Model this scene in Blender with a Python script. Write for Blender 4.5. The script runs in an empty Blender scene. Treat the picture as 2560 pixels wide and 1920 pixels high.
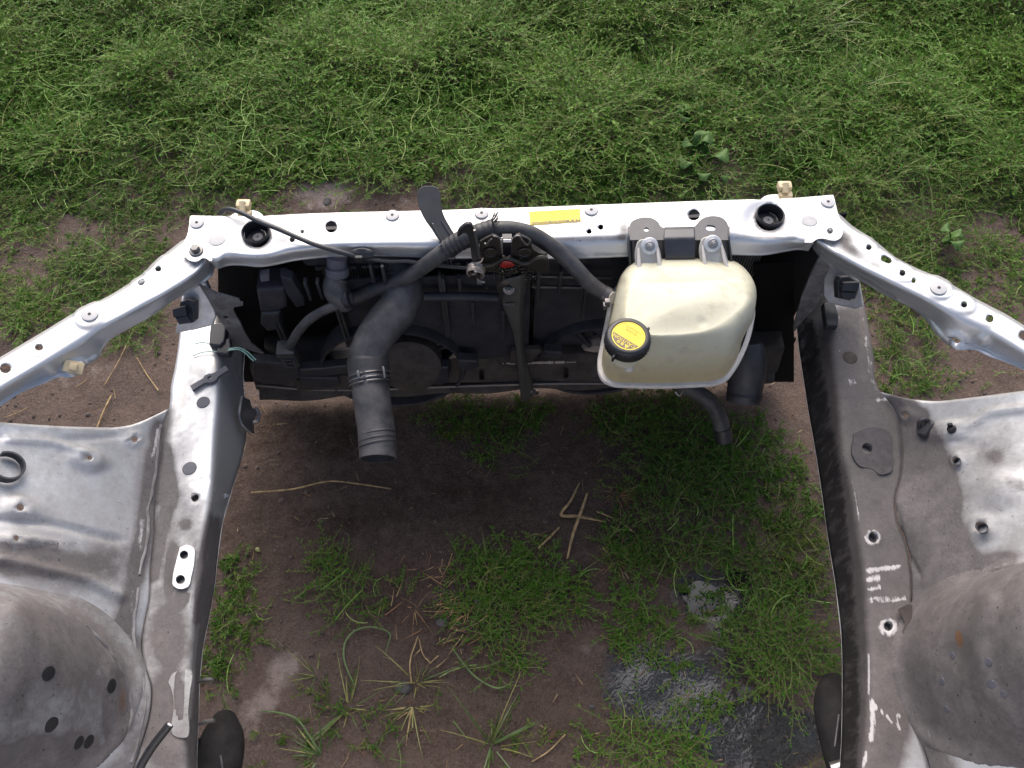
import bpy, bmesh, math, random
import numpy as np
from mathutils import Vector, Matrix, geometry
from mathutils.bvhtree import BVHTree

random.seed(7); rng = np.random.default_rng(7)
R = math.radians
scene = bpy.context.scene
COL = scene.collection

# ------------------------------------------------------------------ camera
FPX, CX, CY = 2048.0, 1280.0, 960.0          # focal length and centre in photo pixels (2560 x 1920)
PITCH, CAMH = R(60), 1.85
cam = bpy.data.cameras.new('camera'); camo = bpy.data.objects.new('camera', cam); COL.objects.link(camo)
camo.location = (0, 0, CAMH); camo.rotation_euler = (math.pi/2 - PITCH, 0, 0)
cam.sensor_fit = 'HORIZONTAL'; cam.sensor_width = 36; cam.lens = 36*FPX/2560
cam.clip_start = 0.02; cam.clip_end = 500
scene.camera = camo
scene.render.resolution_x, scene.render.resolution_y = 1024, 768

# ------------------------------------------------------------------ light
SUN_EL, SUN_AZ = R(43), R(-8)               # azimuth from +Y towards +X
w = bpy.data.worlds.new('World'); scene.world = w; w.use_nodes = True
nt = w.node_tree; nt.nodes.clear()
sky = nt.nodes.new('ShaderNodeTexSky'); sky.sky_type = 'NISHITA'; sky.sun_disc = False
sky.sun_elevation = SUN_EL; sky.sun_rotation = SUN_AZ
sky.air_density = 1.0; sky.dust_density = 5.0; sky.ozone_density = 1.0
bg = nt.nodes.new('ShaderNodeBackground'); bg.inputs['Strength'].default_value = 0.10
wo = nt.nodes.new('ShaderNodeOutputWorld')
nt.links.new(sky.outputs[0], bg.inputs[0]); nt.links.new(bg.outputs[0], wo.inputs[0])
sl = bpy.data.lights.new('sun', 'SUN'); sl.energy = 1.4; sl.angle = R(74); sl.color = (1, .97, .93)
so = bpy.data.objects.new('sun', sl); COL.objects.link(so)
sd = Vector((math.sin(SUN_AZ)*math.cos(SUN_EL), math.cos(SUN_AZ)*math.cos(SUN_EL), math.sin(SUN_EL)))
so.rotation_euler = sd.to_track_quat('Z', 'Y').to_euler(); so.location = (0, 3, 6)
scene.view_settings.view_transform = 'Standard'; scene.view_settings.look = 'None'
scene.view_settings.exposure = 1.05; scene.view_settings.gamma = 1.0
scene.view_settings.use_curve_mapping = False

# ------------------------------------------------------------------ placing helpers
CAM = np.array([0., 0., CAMH]); SP, CP = math.sin(PITCH), math.cos(PITCH)
def ray(u, v):
    a, b = (u-CX)/FPX, -(v-CY)/FPX
    return np.array([a, CP + b*SP, -SP + b*CP])
def U(u, v, z): d = ray(u, v); return CAM + d*((z-CAMH)/d[2])                 # point on the level z
YAW = 0.043
def UY(u, v, yb): d = ray(u, v); return CAM + d*(yb/(d[1]-YAW*d[0]))          # point on the upright plane y = yb + YAW x
def UP(u, v, p0, n): d = ray(u, v); return CAM + d*(np.dot(np.array(p0)-CAM, n)/np.dot(d, n))
def proj(P):
    P = np.asarray(P, float); q = P - CAM
    x = q[..., 0]; f = q[..., 1]*CP - q[..., 2]*SP; up = q[..., 1]*SP + q[..., 2]*CP
    f = np.maximum(f, 1e-3)
    return np.stack([CX + FPX*x/f, CY - FPX*up/f], -1)

# ------------------------------------------------------------------ object helpers
def tag(o, label=None, cat=None, group=None, kind=None):
    if label: o['label'] = label
    if cat: o['category'] = cat
    if group: o['group'] = group
    if kind: o['kind'] = kind
    return o
def thing(name, label, cat, loc, group=None):
    o = bpy.data.objects.new(name, None); COL.objects.link(o); o.location = tuple(loc); o.empty_display_size = .03
    return tag(o, label, cat, group)
def root_loc(o):
    l = np.zeros(3)
    while o is not None: l += np.array(o.location); o = o.parent
    return l
def mesh_obj(name, V, F, mat, parent=None, smooth=True, attrs=None, fmat=None, origin=None, sharp=40):
    V = np.asarray(V, float)
    if parent is not None: off = root_loc(parent)
    elif origin is not None: off = np.asarray(origin, float)
    else: off = np.array([*(V[:, :2].mean(0)), V[:, 2].min()])
    me = bpy.data.meshes.new(name)
    me.from_pydata([tuple(p) for p in (V-off)], [], [tuple(f) for f in F])
    for m in (mat if isinstance(mat, (list, tuple)) else [mat]): me.materials.append(m)
    if fmat is not None: me.polygons.foreach_set('material_index', fmat)
    me.polygons.foreach_set('use_smooth', [smooth]*len(me.polygons))
    if attrs:
        for k, a in attrs.items():
            at = me.attributes.new(k, 'FLOAT', 'POINT'); at.data.foreach_set('value', np.asarray(a, np.float32))
    me.validate(); me.update()
    if smooth and sharp:
        bm = bmesh.new(); bm.from_mesh(me); c = R(sharp)
        for e in bm.edges:
            if len(e.link_faces) == 2 and e.calc_face_angle(0) > c: e.smooth = False
        bm.to_mesh(me); bm.free()
    o = bpy.data.objects.new(name, me); COL.objects.link(o)
    if parent is not None: o.parent = parent
    else: o.location = tuple(off)
    return o
class MB:
    def __init__(s): s.V = []; s.F = []; s.M = []
    def add(s, V, F, m=0):
        b = len(s.V); s.V += [tuple(p) for p in V]; s.F += [tuple(i+b for i in f) for f in F]; s.M += [m]*len(F); return s
    def build(s, name, mat, parent=None, **k): return mesh_obj(name, s.V, s.F, mat, parent, fmat=s.M, **k)

def cat_rom(P, n):
    P = np.asarray(P, float)
    if len(P) == 2: t = np.linspace(0, 1, n)[:, None]; return P[0]*(1-t)+P[1]*t
    d = np.r_[0, np.cumsum(np.maximum(np.linalg.norm(np.diff(P[:, :3], axis=0), axis=1), 1e-9))]; d /= d[-1]
    m = np.gradient(P, d, axis=0)
    for i in range(1, len(P)-1):            # finite-difference tangents, non-uniform
        h0, h1 = d[i]-d[i-1], d[i+1]-d[i]
        m[i] = ((P[i]-P[i-1])/h0*h1 + (P[i+1]-P[i])/h1*h0)/(h0+h1)
    t = np.linspace(0, 1, n); k = np.clip(np.searchsorted(d, t, 'right')-1, 0, len(P)-2)
    h = (d[k+1]-d[k])[:, None]; s = ((t-d[k])[:, None])/h
    return ((2*s**3-3*s**2+1)*P[k] + (s**3-2*s**2+s)*h*m[k] + (-2*s**3+3*s**2)*P[k+1] + (s**3-s**2)*h*m[k+1])
def tube(P, r, seg=16, n=None, closed_ends=True, smooth=True, squash=None):
    P = np.asarray(P, float); r = np.broadcast_to(np.asarray(r, float), (len(P),))
    Q = np.c_[P, r]
    if smooth: Q = cat_rom(Q, n or max(12, 8*len(P)))
    P, r = Q[:, :3], Q[:, 3]
    T = np.gradient(P, axis=0); T /= np.linalg.norm(T, axis=1)[:, None]
    a = np.array([0, 0, 1.]) if abs(T[0][2]) < .9 else np.array([1., 0, 0])
    N = np.cross(T[0], a); N /= np.linalg.norm(N)
    V = []; F = []
    for i in range(len(P)):
        N = N - T[i]*np.dot(N, T[i]); N /= np.linalg.norm(N); B = np.cross(T[i], N)
        for k in range(seg):
            c = 2*math.pi*k/seg; V.append(P[i] + r[i]*(N*math.cos(c)+B*math.sin(c)))
    for i in range(len(P)-1):
        for k in range(seg):
            a0, b0 = i*seg+k, i*seg+(k+1) % seg
            F.append((a0, b0, b0+seg, a0+seg))
    if closed_ends:
        F.append(tuple(range(seg))[::-1]); F.append(tuple(range((len(P)-1)*seg, len(P)*seg)))
    return V, F
def frame_of(n):
    n = np.asarray(n, float); n = n/np.linalg.norm(n)
    a = np.array([0, 1., 0]) if abs(n[1]) < .9 else np.array([1., 0, 0])
    x = np.cross(a, n); x /= np.linalg.norm(x); return x, np.cross(n, x), n
def lathe(prof, p, n, seg=24, rot=0., ell=(1, 1), wob=0, cap0=True, cap1=True):
    x, y, z = frame_of(n); V = []; F = []
    for r_, h in prof:
        for k in range(seg):
            c = 2*math.pi*k/seg + rot; rr = r_*(1+wob*math.sin(3*c+r_*400)+wob*.6*math.sin(5*c+2))
            V.append(np.asarray(p) + x*rr*ell[0]*math.cos(c) + y*rr*ell[1]*math.sin(c) + z*h)
    for i in range(len(prof)-1):
        for k in range(seg):
            a, b = i*seg+k, i*seg+(k+1) % seg; F.append((a, b, b+seg, a+seg))
    if cap0 and prof[0][0] > 1e-6: F.append(tuple(range(seg))[::-1])
    if cap1 and prof[-1][0] > 1e-6: F.append(tuple(range((len(prof)-1)*seg, len(prof)*seg)))
    return V, F
def box(c, ax, dims, bev=.002):
    bm = bmesh.new(); bmesh.ops.create_cube(bm, size=1)
    for v in bm.verts: v.co = Vector((v.co.x*dims[0], v.co.y*dims[1], v.co.z*dims[2]))
    if bev: bmesh.ops.bevel(bm, geom=bm.edges[:], offset=min(bev, min(dims)*.45), segments=2, affect='EDGES', profile=.6)
    A = np.array(ax, float).T; V = [np.asarray(c) + A @ np.array(v.co) for v in bm.verts]
    bm.verts.index_update(); F = [[v.index for v in f.verts] for f in bm.faces]; bm.free(); return V, F
IDA = ((1, 0, 0), (0, 1, 0), (0, 0, 1))
def prism(poly, n, th, bev=0., holes=()):
    """solid plate from a planar polygon; poly lies on the side the normal points to"""
    P = np.asarray(poly, float); n = np.asarray(n, float)/np.linalg.norm(n)
    x, y, _ = frame_of(n); o = P.mean(0)
    def two(Q): Q = np.asarray(Q)-o; return np.c_[Q@x, Q@y]
    p2 = two(P)
    area = .5*np.sum(p2[:, 0]*np.roll(p2[:, 1], -1)-np.roll(p2[:, 0], -1)*p2[:, 1])
    if area < 0: p2 = p2[::-1]
    if not len(holes) and bev > 0:
        bm = bmesh.new(); vs = [bm.verts.new(o+x*a+y*b) for a, b in p2]; f = bm.faces.new(vs)
        e = bmesh.ops.extrude_face_region(bm, geom=[f]); nv = [g for g in e['geom'] if isinstance(g, bmesh.types.BMVert)]
        bmesh.ops.translate(bm, verts=vs, vec=Vector(-n*th)); bmesh.ops.recalc_face_normals(bm, faces=bm.faces[:])
        ed = [q for q in bm.edges if q.calc_face_angle(0) > R(50) and all((v in nv) for v in q.verts)]
        bmesh.ops.bevel(bm, geom=ed, offset=bev, segments=3, affect='EDGES', profile=.5)
        bm.verts.index_update(); V = [np.array(v.co) for v in bm.verts]; F = [[v.index for v in q.verts] for q in bm.faces]; bm.free(); return V, F
    pts = [Vector(q) for q in p2]; loops = [list(range(len(p2)))]
    for h in holes:
        b = len(pts); h2 = two(h); pts += [Vector(q) for q in h2]; loops.append(list(range(b, len(pts))))
    ed = [(l[i], l[(i+1) % len(l)]) for l in loops for i in range(len(l))]
    v2, _, f2 = geometry.delaunay_2d_cdt(pts, ed, [], 1, 1e-7)[:3]; f2 = cut(v2, f2, [[pts[i] for i in l] for l in loops[1:]])
    top = [o+x*a[0]+y*a[1] for a in v2]; m = len(top)
    V = top + [t-n*th for t in top]; F = []
    cnt = {}
    for f in f2:
        f = list(f); q = [np.array(v2[i]) for i in f[:3]]
        if np.cross(q[1]-q[0], q[2]-q[0]) < 0: f = f[::-1]
        F.append(f); F.append([i+m for i in f[::-1]])
        for i in range(len(f)):
            a, b = f[i], f[(i+1) % len(f)]; cnt[(a, b)] = 1
    for (a, b) in cnt:
        if (b, a) not in cnt: F.append([b, a, a+m, b+m])
    return V, F
def in_poly(p, Q):
    x, y = p[:, 0], p[:, 1]; r_ = np.zeros(len(p), bool)
    for (x0, y0), (x1, y1) in zip(Q, np.roll(Q, -1, axis=0)):
        r_ ^= ((y0 > y) != (y1 > y)) & (x < (x1-x0)*(y-y0)/(y1-y0+1e-15)+x0)
    return r_
def cut(v2, f2, polys):
    if not len(polys): return [list(f) for f in f2]
    A = np.array([[*v] for v in v2]); C = np.array([A[list(f)].mean(0) for f in f2]); k = np.zeros(len(C), bool)
    for q in polys: k |= in_poly(C, np.array([[*p] for p in q]))
    return [list(f) for f, d in zip(f2, k) if not d]
def circ(u, v, r, n=20, ry=None, rot=0):
    ry = ry or r; c, s = math.cos(rot), math.sin(rot)
    return [(u + c*r*math.cos(t) - s*ry*math.sin(t), v + s*r*math.cos(t) + c*ry*math.sin(t)) for t in np.linspace(0, 2*math.pi, n, endpoint=False)]
def slot(u, v, a, b, rot=0, n=10):
    P = []
    for sgn in (1, -1):
        for t in np.linspace(-math.pi/2, math.pi/2, n): P.append((sgn*((a-b)+b*math.cos(t)), sgn*b*math.sin(t)))
    c, s = math.cos(rot), math.sin(rot); return [(u+c*x-s*y, v+s*x+c*y) for x, y in P]

def sstep(x): x = np.clip(x, 0, 1); return x*x*(3-2*x)
def seg_dist(q, a, b):
    a, b = np.array(a, float), np.array(b, float); d = b-a
    t = np.clip(((q-a)@d)/max(d@d, 1e-9), 0, 1); return np.linalg.norm(q-(a+t[:, None]*d), axis=1)
def blobs(q, L):
    """sum of soft marks given where they stand in the photo: ('e',u,v,ru,rv,rot,val,edge) or ('l',[pts],width,val,edge)"""
    out = np.zeros(len(q))
    for b in L:
        if b[0] == 'e':
            _, u, v, ru, rv, rot, val, edge = b; c, s = math.cos(rot), math.sin(rot)
            x = ((q[:, 0]-u)*c+(q[:, 1]-v)*s)/ru; y = (-(q[:, 0]-u)*s+(q[:, 1]-v)*c)/rv
            out += val*sstep((1-np.sqrt(x*x+y*y))/edge)
        else:
            _, P, wd, val, edge = b
            d = np.min([seg_dist(q, P[i], P[i+1]) for i in range(len(P)-1)], axis=0)
            out += val*sstep((1-d/wd)/edge)
    return out
def round_poly(P, rads, spans, m=5):
    """cross-section through the points P (k,3) with rounded bends; same count whatever P is"""
    P = np.asarray(P); k = len(P); out = []
    ent = [P[0]]; ex = [P[0]]
    for i in range(1, k-1):
        a, b = P[i-1]-P[i], P[i+1]-P[i]; la, lb = np.linalg.norm(a), np.linalg.norm(b)
        r_ = min(rads[i], la*.45, lb*.45); ent.append(P[i]+a/la*r_); ex.append(P[i]+b/lb*r_)
    ent.append(P[-1]); ex.append(P[-1])
    for i in range(k-1):
        for t in np.linspace(0, 1, spans[i], endpoint=False): out.append(ex[i]*(1-t)+ent[i+1]*t)
        if i < k-2:
            for t in np.linspace(0, 1, m, endpoint=False): out.append((1-t)**2*ent[i+1]+2*t*(1-t)*P[i+1]+t*t*ex[i+1])
    out.append(P[-1]); return np.array(out)
class Sheet: pass
def sheet(name, polys, ns, spans, rads, mat, parent, holes=(), bumps=(), dirt_shade=(), scrape=(), rust=(), oil=(), th=.0014, smooth_s=True, up=(0, 0, 1), t_min=0):
    """pressed sheet metal: a loft across the 3-D lines polys, real holes cut, pressings raised, thickness added"""
    L = [cat_rom(p, ns) if smooth_s else np.array(p) for p in polys]
    G = np.array([round_poly([l[i] for l in L], rads, spans) for i in range(ns)])        # (ns, nt, 3)
    nt_ = G.shape[1]
    ds = np.linalg.norm(np.diff(G, axis=0), axis=2).mean(); dt = np.linalg.norm(np.diff(G, axis=1), axis=2).mean(0)
    tc = np.r_[0, np.cumsum(np.maximum(dt, .0008))]; scn = ds
    def ev(i, t):                                     # i, t in index space
        i = min(max(i, 0), ns-1.0001); t = min(max(t, 0), nt_-1.0001); a, b = int(i), int(t); f, g = i-a, t-b
        return (G[a, b]*(1-f)+G[a+1, b]*f)*(1-g) + (G[a, b+1]*(1-f)+G[a+1, b+1]*f)*g
    PX = proj(G)
    def inv(u, v):
        d = (PX[..., 0]-u)**2+(PX[..., 1]-v)**2; d[:, :t_min] = 1e12; i0, t0 = np.unravel_index(np.argmin(d), d.shape); best = None
        for i in range(max(i0-3, 0), min(i0+3, ns-1)):
            for t in range(max(t0-4, t_min), min(t0+4, nt_-1)):
                for (a, b, c, o, e1, e2) in ((PX[i, t], PX[i+1, t], PX[i, t+1], (i, t), (1, 0), (0, 1)), (PX[i+1, t+1], PX[i, t+1], PX[i+1, t], (i+1, t+1), (-1, 0), (0, -1))):
                    Mx = np.c_[b-a, c-a]; dt_ = Mx[0, 0]*Mx[1, 1]-Mx[0, 1]*Mx[1, 0]
                    if abs(dt_) < 1e-6: continue
                    q = np.array([u, v])-a; l1 = (q[0]*Mx[1, 1]-q[1]*Mx[0, 1])/dt_; l2 = (Mx[0, 0]*q[1]-Mx[1, 0]*q[0])/dt_
                    bad = max(0, -l1)+max(0, -l2)+max(0, l1+l2-1)
                    if best is None or bad < best[0]: best = (bad, o[0]+e1[0]*l1+e2[0]*l2, o[1]+e1[1]*l1+e2[1]*l2)
        return min(max(best[1], .02), ns-1.02), min(max(best[2], .02), nt_-1.02)
    par = []                                           # (i, t)
    edges = []; keep = np.ones((ns, nt_), bool); hp = []
    for h in holes:
        q = [inv(u, v) for u, v in h]; hp.append(q)
        qa = np.array(q); c = np.array([PXc for PXc in [np.mean(h, axis=0)]])[0]
        rr = np.max(np.linalg.norm(np.array(h)-c, axis=1))
        keep &= ((PX[..., 0]-c[0])**2+(PX[..., 1]-c[1])**2) > (rr*1.12)**2
    keep[0, :] = keep[-1, :] = True; keep[:, 0] = keep[:, -1] = True
    idx = -np.ones((ns, nt_), int)
    for i in range(ns):
        for t in range(nt_):
            if keep[i, t]: idx[i, t] = len(par); par.append((i, t))
    bd = [(i, 0) for i in range(ns)]+[(ns-1, t) for t in range(1, nt_)]+[(i, nt_-1) for i in range(ns-2, -1, -1)]+[(0, t) for t in range(nt_-2, 0, -1)]
    bi = [idx[a] for a in bd]; edges += [(bi[i], bi[(i+1) % len(bi)]) for i in range(len(bi))]
    for q in hp:
        b = len(par); par += q; edges += [(b+i, b+(i+1) % len(q)) for i in range(len(q))]
    def p2(a):
        t = min(a[1], nt_-1.0001); k = int(t); return Vector((a[0]*scn, tc[k]*(1-(t-k))+tc[k+1]*(t-k)))
    v2, _, f2, ov = geometry.delaunay_2d_cdt([p2(a) for a in par], edges, [], 1, 1e-7)[:4]; f2 = cut(v2, f2, [[p2(a) for a in q] for q in hp])
    V = np.array([ev(*par[o[0]]) if len(o) else ev(v2[i][0]/scn, np.interp(v2[i][1], tc, np.arange(nt_))) for i, o in enumerate(ov)])
    F = [list(f) for f in f2]
    # orient
    nn = np.zeros(3); up = np.array(up, float)
    for f in F: a, b, c = V[f[0]], V[f[1]], V[f[2]]; nn += np.cross(b-a, c-a)
    if nn@up < 0: F = [f[::-1] for f in F]
    VN = np.zeros_like(V)
    for f in F:
        n_ = np.cross(V[f[1]]-V[f[0]], V[f[2]]-V[f[0]])
        for k in f: VN[k] += n_
    VN /= np.maximum(np.linalg.norm(VN, axis=1), 1e-12)[:, None]
    q = proj(V)
    if bumps: V = V + VN*blobs(q, bumps)[:, None]
    q = proj(V)
    at = {'dirt': blobs(q, dirt_shade), 'scrape': blobs(q, scrape), 'rust': blobs(q, rust), 'oil': blobs(q, oil)}
    o = mesh_obj(name, V, F, mat, parent, attrs=at, sharp=0)
    md = o.modifiers.new('thickness', 'SOLIDIFY'); md.thickness = th; md.offset = -1
    S = Sheet(); S.o = o; S.bvh = BVHTree.FromPolygons([tuple(p) for p in V], F); S.V = V; S.F = F; return S
def hit(S, u, v):
    """the point of a panel seen at photo pixel (u, v), and its normal"""
    d = Vector(ray(u, v)); p, n, i, dist = S.bvh.ray_cast(Vector(CAM), d.normalized())
    if p is None: return None, None
    n = n if n.dot(d) < 0 else -n
    return np.array(p), np.array(n)
def px_m(p): q = np.asarray(p)-CAM; return (q[1]*CP-q[2]*SP)/FPX          # metres per photo pixel at p

# ------------------------------------------------------------------ materials
def new_mat(name):
    m = bpy.data.materials.new(name); m.use_nodes = True; n = m.node_tree; n.nodes.clear()
    out = n.nodes.new('ShaderNodeOutputMaterial'); b = n.nodes.new('ShaderNodeBsdfPrincipled'); n.links.new(b.outputs[0], out.inputs[0])
    return m, n, b
def N(n, t, **k):
    x = n.nodes.new('ShaderNode'+t)
    for a, v in k.items(): setattr(x, a, v)
    return x
def L(n, a, b): n.links.new(a, b)
def noise(n, scale, detail=4, rough=.6, vec=None, dist=0):
    t = N(n, 'TexNoise'); t.inputs['Scale'].default_value = scale; t.inputs['Detail'].default_value = detail; t.inputs['Roughness'].default_value = rough; t.inputs['Distortion'].default_value = dist
    if vec is None:
        g = n.nodes.get('coord') or N(n, 'NewGeometry'); g.name = 'coord'; vec = g.outputs['Position']
    L(n, vec, t.inputs['Vector']); return t.outputs['Fac']
def ramp(n, f, pts):
    r = N(n, 'ValToRGB'); L(n, f, r.inputs[0]); e = r.color_ramp.elements
    while len(e) > 1: e.remove(e[-1])
    for i, (p, c) in enumerate(pts):
        q = e[0] if i == 0 else e.new(p)
        q.position = p; q.color = (c, c, c, 1) if isinstance(c, (int, float)) else (*c, 1)
    return r.outputs[0]
def mix(n, f, a, b, mode='MIX'):
    m = N(n, 'Mix', data_type='RGBA', blend_type=mode)
    for s, v in ((0, f), (6, a), (7, b)):
        if isinstance(v, (int, float)): m.inputs[s].default_value = v
        elif isinstance(v, tuple): m.inputs[s].default_value = (*v, 1)
        else: L(n, v, m.inputs[s])
    return m.outputs[2]
def mth(n, op, a, b=0., clamp=False):
    m = N(n, 'Math', operation=op, use_clamp=clamp)
    for s, v in ((0, a), (1, b)):
        if isinstance(v, (int, float)): m.inputs[s].default_value = v
        else: L(n, v, m.inputs[s])
    return m.outputs[0]
def attr(n, name):
    a = N(n, 'Attribute', attribute_name=name, attribute_type='GEOMETRY'); return a.outputs['Fac']
def bump(n, b, f, strength=.3, dist=.002):
    k = N(n, 'Bump'); k.inputs['Strength'].default_value = strength; k.inputs['Distance'].default_value = dist
    L(n, f, k.inputs['Height']); L(n, k.outputs[0], b.inputs['Normal']); L(n, k.outputs[0], b.inputs['Coat Normal'])
def simple(name, col, rough=.5, metal=0., var=.15, dust=None, dust_amt=.0, bscale=300, bstr=.15, spec=.5, coat=0.):
    m, n, b = new_mat(name)
    f = noise(n, 60, 5); c = mix(n, ramp(n, f, [(.3, 0.), (.7, 1.)]), tuple(x*(1-var) for x in col), tuple(min(1, x*(1+var)) for x in col))
    if dust:
        d = ramp(n, noise(n, 25, 6, .7), [(.35, 0.), (.75, 1.)]); c = mix(n, mth(n, 'MULTIPLY', d, dust_amt), c, dust)
        sp = ramp(n, noise(n, 420, 2), [(.70, 0.), (.74, 1.)]); c = mix(n, mth(n, 'MULTIPLY', sp, dust_amt*.6), c, tuple(min(1, x*2.2) for x in dust))
    L(n, c, b.inputs['Base Color']); b.inputs['Roughness'].default_value = rough; b.inputs['Metallic'].default_value = metal
    b.inputs['Specular IOR Level'].default_value = spec; b.inputs['Coat Weight'].default_value = coat
    rr = mth(n, 'ADD', mth(n, 'MULTIPLY', f, .25), rough-.12); L(n, rr, b.inputs['Roughness'])
    bump(n, b, noise(n, bscale, 3), bstr, .0006); return m
def paint_mat(name, base=(.62, .625, .64), dirtcol=(.080, .068, .067), grime=.0):
    m, n, b = new_mat(name)
    big = noise(n, 9, 6, .65); mid = noise(n, 45, 6, .7); fine = noise(n, 260, 4, .7)
    D = attr(n, 'dirt')
    k = mth(n, 'ADD', mth(n, 'MULTIPLY', big, .5), mth(n, 'MULTIPLY', mid, .5))                     # around .5
    d = mth(n, 'MULTIPLY', mth(n, 'SUBTRACT', mth(n, 'ADD', mth(n, 'MULTIPLY', D, 1.25), mth(n, 'MULTIPLY', k, 1.55)), .93-grime), 1.25, True)
    d = mth(n, 'MINIMUM', d, mth(n, 'ADD', .0+grime, mth(n, 'MULTIPLY', D, 1.4)))
    d = mth(n, 'MINIMUM', d, .93)
    tint = mix(n, ramp(n, mid, [(.3, 0.), (.7, 1.)]), tuple(x*.55 for x in dirtcol), tuple(x*1.75 for x in dirtcol)); tint = mix(n, ramp(n, fine, [(.5, 0.), (.75, .55)]), tint, tuple(x*2.6 for x in dirtcol)); tint = mix(n, ramp(n, big, [(.35, .6), (.6, 0.)]), tint, tuple(x*.6 for x in dirtcol))
    c = mix(n, d, base, tint)
    # flecks of dirt and chips everywhere
    fl = ramp(n, noise(n, 150, 3, .6), [(.665, 0.), (.70, 1.)]); c = mix(n, mth(n, 'MULTIPLY', fl, mth(n, 'ADD', .12, mth(n, 'MULTIPLY', D, .9, True))), c, tuple(x*.45 for x in dirtcol))
    # scrapes to bright paint
    Sx = attr(n, 'scrape'); v = N(n, 'Mapping'); g = n.nodes['coord']; L(n, g.outputs['Position'], v.inputs['Vector']); v.inputs['Scale'].default_value = (1, .35, 1)
    sn = noise(n, 130, 5, .75, v.outputs[0]); s = mth(n, 'MULTIPLY', mth(n, 'SUBTRACT', mth(n, 'ADD', mth(n, 'MULTIPLY', Sx, .75), sn), .85), 6, True); s = mth(n, 'MULTIPLY', s, mth(n, 'MULTIPLY', Sx, 3, True))
    c = mix(n, mth(n, 'MULTIPLY', s, .8), c, mix(n, mid, (.30, .28, .28), (.80, .78, .79)))
    Oi = attr(n, 'oil'); wo_ = N(n, 'Mapping'); L(n, g.outputs['Position'], wo_.inputs['Vector']); wo_.inputs['Scale'].default_value = (1, 1, .3)
    oi = mth(n, 'MULTIPLY', mth(n, 'SUBTRACT', mth(n, 'ADD', mth(n, 'MULTIPLY', Oi, .9), noise(n, 70, 5, .65, wo_.outputs[0])), 1.10), 3.2, True); oi = mth(n, 'MULTIPLY', oi, .93)
    c = mix(n, oi, c, (.013, .011, .012)); d = mth(n, 'MAXIMUM', d, oi)
    Ru = attr(n, 'rust'); ru = mth(n, 'MULTIPLY', mth(n, 'SUBTRACT', mth(n, 'ADD', Ru, mid), .9), 3, True)
    c = mix(n, ru, c, mix(n, fine, (.10, .050, .028), (.20, .105, .055)))
    L(n, c, b.inputs['Base Color'])
    clean = mth(n, 'SUBTRACT', 1., mth(n, 'MAXIMUM', d, ru), True)
    L(n, mth(n, 'MULTIPLY', clean, .72), b.inputs['Metallic'])
    L(n, mth(n, 'ADD', mth(n, 'ADD', .40, mth(n, 'MULTIPLY', mth(n, 'SUBTRACT', 1., clean), .30)), mth(n, 'MULTIPLY', fine, .10)), b.inputs['Roughness'])
    bump(n, b, mth(n, 'ADD', mth(n, 'MULTIPLY', fine, .5), mth(n, 'MULTIPLY', d, mid)), .22, .0012)
    return m
M = {}
M['paint'] = paint_mat('silver_paint')
M['paint_dirty'] = paint_mat('grimy_silver_paint', (.60, .60, .62), (.058, .048, .046), .14)
M['black'] = simple('black_plastic', (.016, .0165, .02), .42, dust=(.13, .12, .12), dust_amt=.10)
M['connector'] = simple('dark_grey_plastic', (.028, .029, .034), .45, dust=(.15, .14, .14), dust_amt=.15)
M['rubber'] = simple('rubber', (.024, .0245, .028), .52, dust=(.17, .155, .15), dust_amt=.26)
M['hose'] = simple('grey_black_rubber', (.027, .028, .032), .5, dust=(.22, .20, .195), dust_amt=.42)
M['shroud'] = simple('shroud_plastic', (.026, .027, .036), .5, dust=(.13, .118, .112), dust_amt=.30, spec=.3)
M['void'] = simple('black_void_plastic', (.006, .006, .007), .7, spec=.15)
M['plate'] = simple('dark_grey_painted_steel', (.05, .051, .06), .35, .25, dust=(.22, .2, .2), dust_amt=.15)
M['latch'] = simple('oily_brown_steel', (.035, .030, .026), .38, .4, dust=(.10, .085, .07), dust_amt=.35)
M['strut'] = simple('olive_grey_steel', (.062, .062, .056), .55, .1, dust=(.12, .11, .10), dust_amt=.3)
M['crud'] = simple('dusty_crossmember', (.040, .034, .031), .85, dust=(.20, .175, .16), dust_amt=.30, spec=.2, bstr=.5)
M['taupe'] = simple('dusty_taupe_plastic', (.27, .235, .205), .8, dust=(.22, .19, .165), dust_amt=.3, spec=.2)
M['nylon'] = simple('grey_nylon', (.46, .455, .465), .5, var=.06)
M['beige'] = simple('beige_nylon', (.62, .50, .31), .45, var=.1, dust=(.25, .2, .15), dust_amt=.2)
M['white'] = simple('white_plastic', (.72, .72, .73), .5, var=.06, dust=(.3, .27, .25), dust_amt=.2)
M['steel'] = simple('zinc_steel', (.55, .55, .56), .32, .9, dust=(.2, .18, .16), dust_amt=.2)
M['bright'] = simple('bright_zinc', (.74, .74, .74), .4, .3, dust=(.3, .27, .25), dust_amt=.2)
M['oilplate'] = simple('oily_dark_plate', (.026, .024, .028), .5, .1, var=.5, dust=(.14, .12, .12), dust_amt=.45)
M['nut'] = simple('zinc_nut', (.36, .355, .36), .38, .5, dust=(.2, .18, .16), dust_amt=.2)
M['darksteel'] = simple('dark_bolt_steel', (.16, .155, .16), .4, .7, dust=(.12, .1, .1), dust_amt=.25)
M['spring'] = simple('spring_steel', (.50, .43, .38), .35, .7, dust=(.15, .1, .08), dust_amt=.3)
M['yellow'] = simple('yellow_sticker', (.86, .66, .035), .45, var=.05)
M['band'] = simple('brown_print', (.16, .11, .075), .5, var=.1)
M['print'] = simple('sticker_print', (.30, .24, .05), .5, var=.1)
M['red'] = simple('red_paint_mark', (.28, .012, .010), .35)
M['straw'] = simple('dry_straw', (.34, .235, .115), .75, var=.55)
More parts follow.
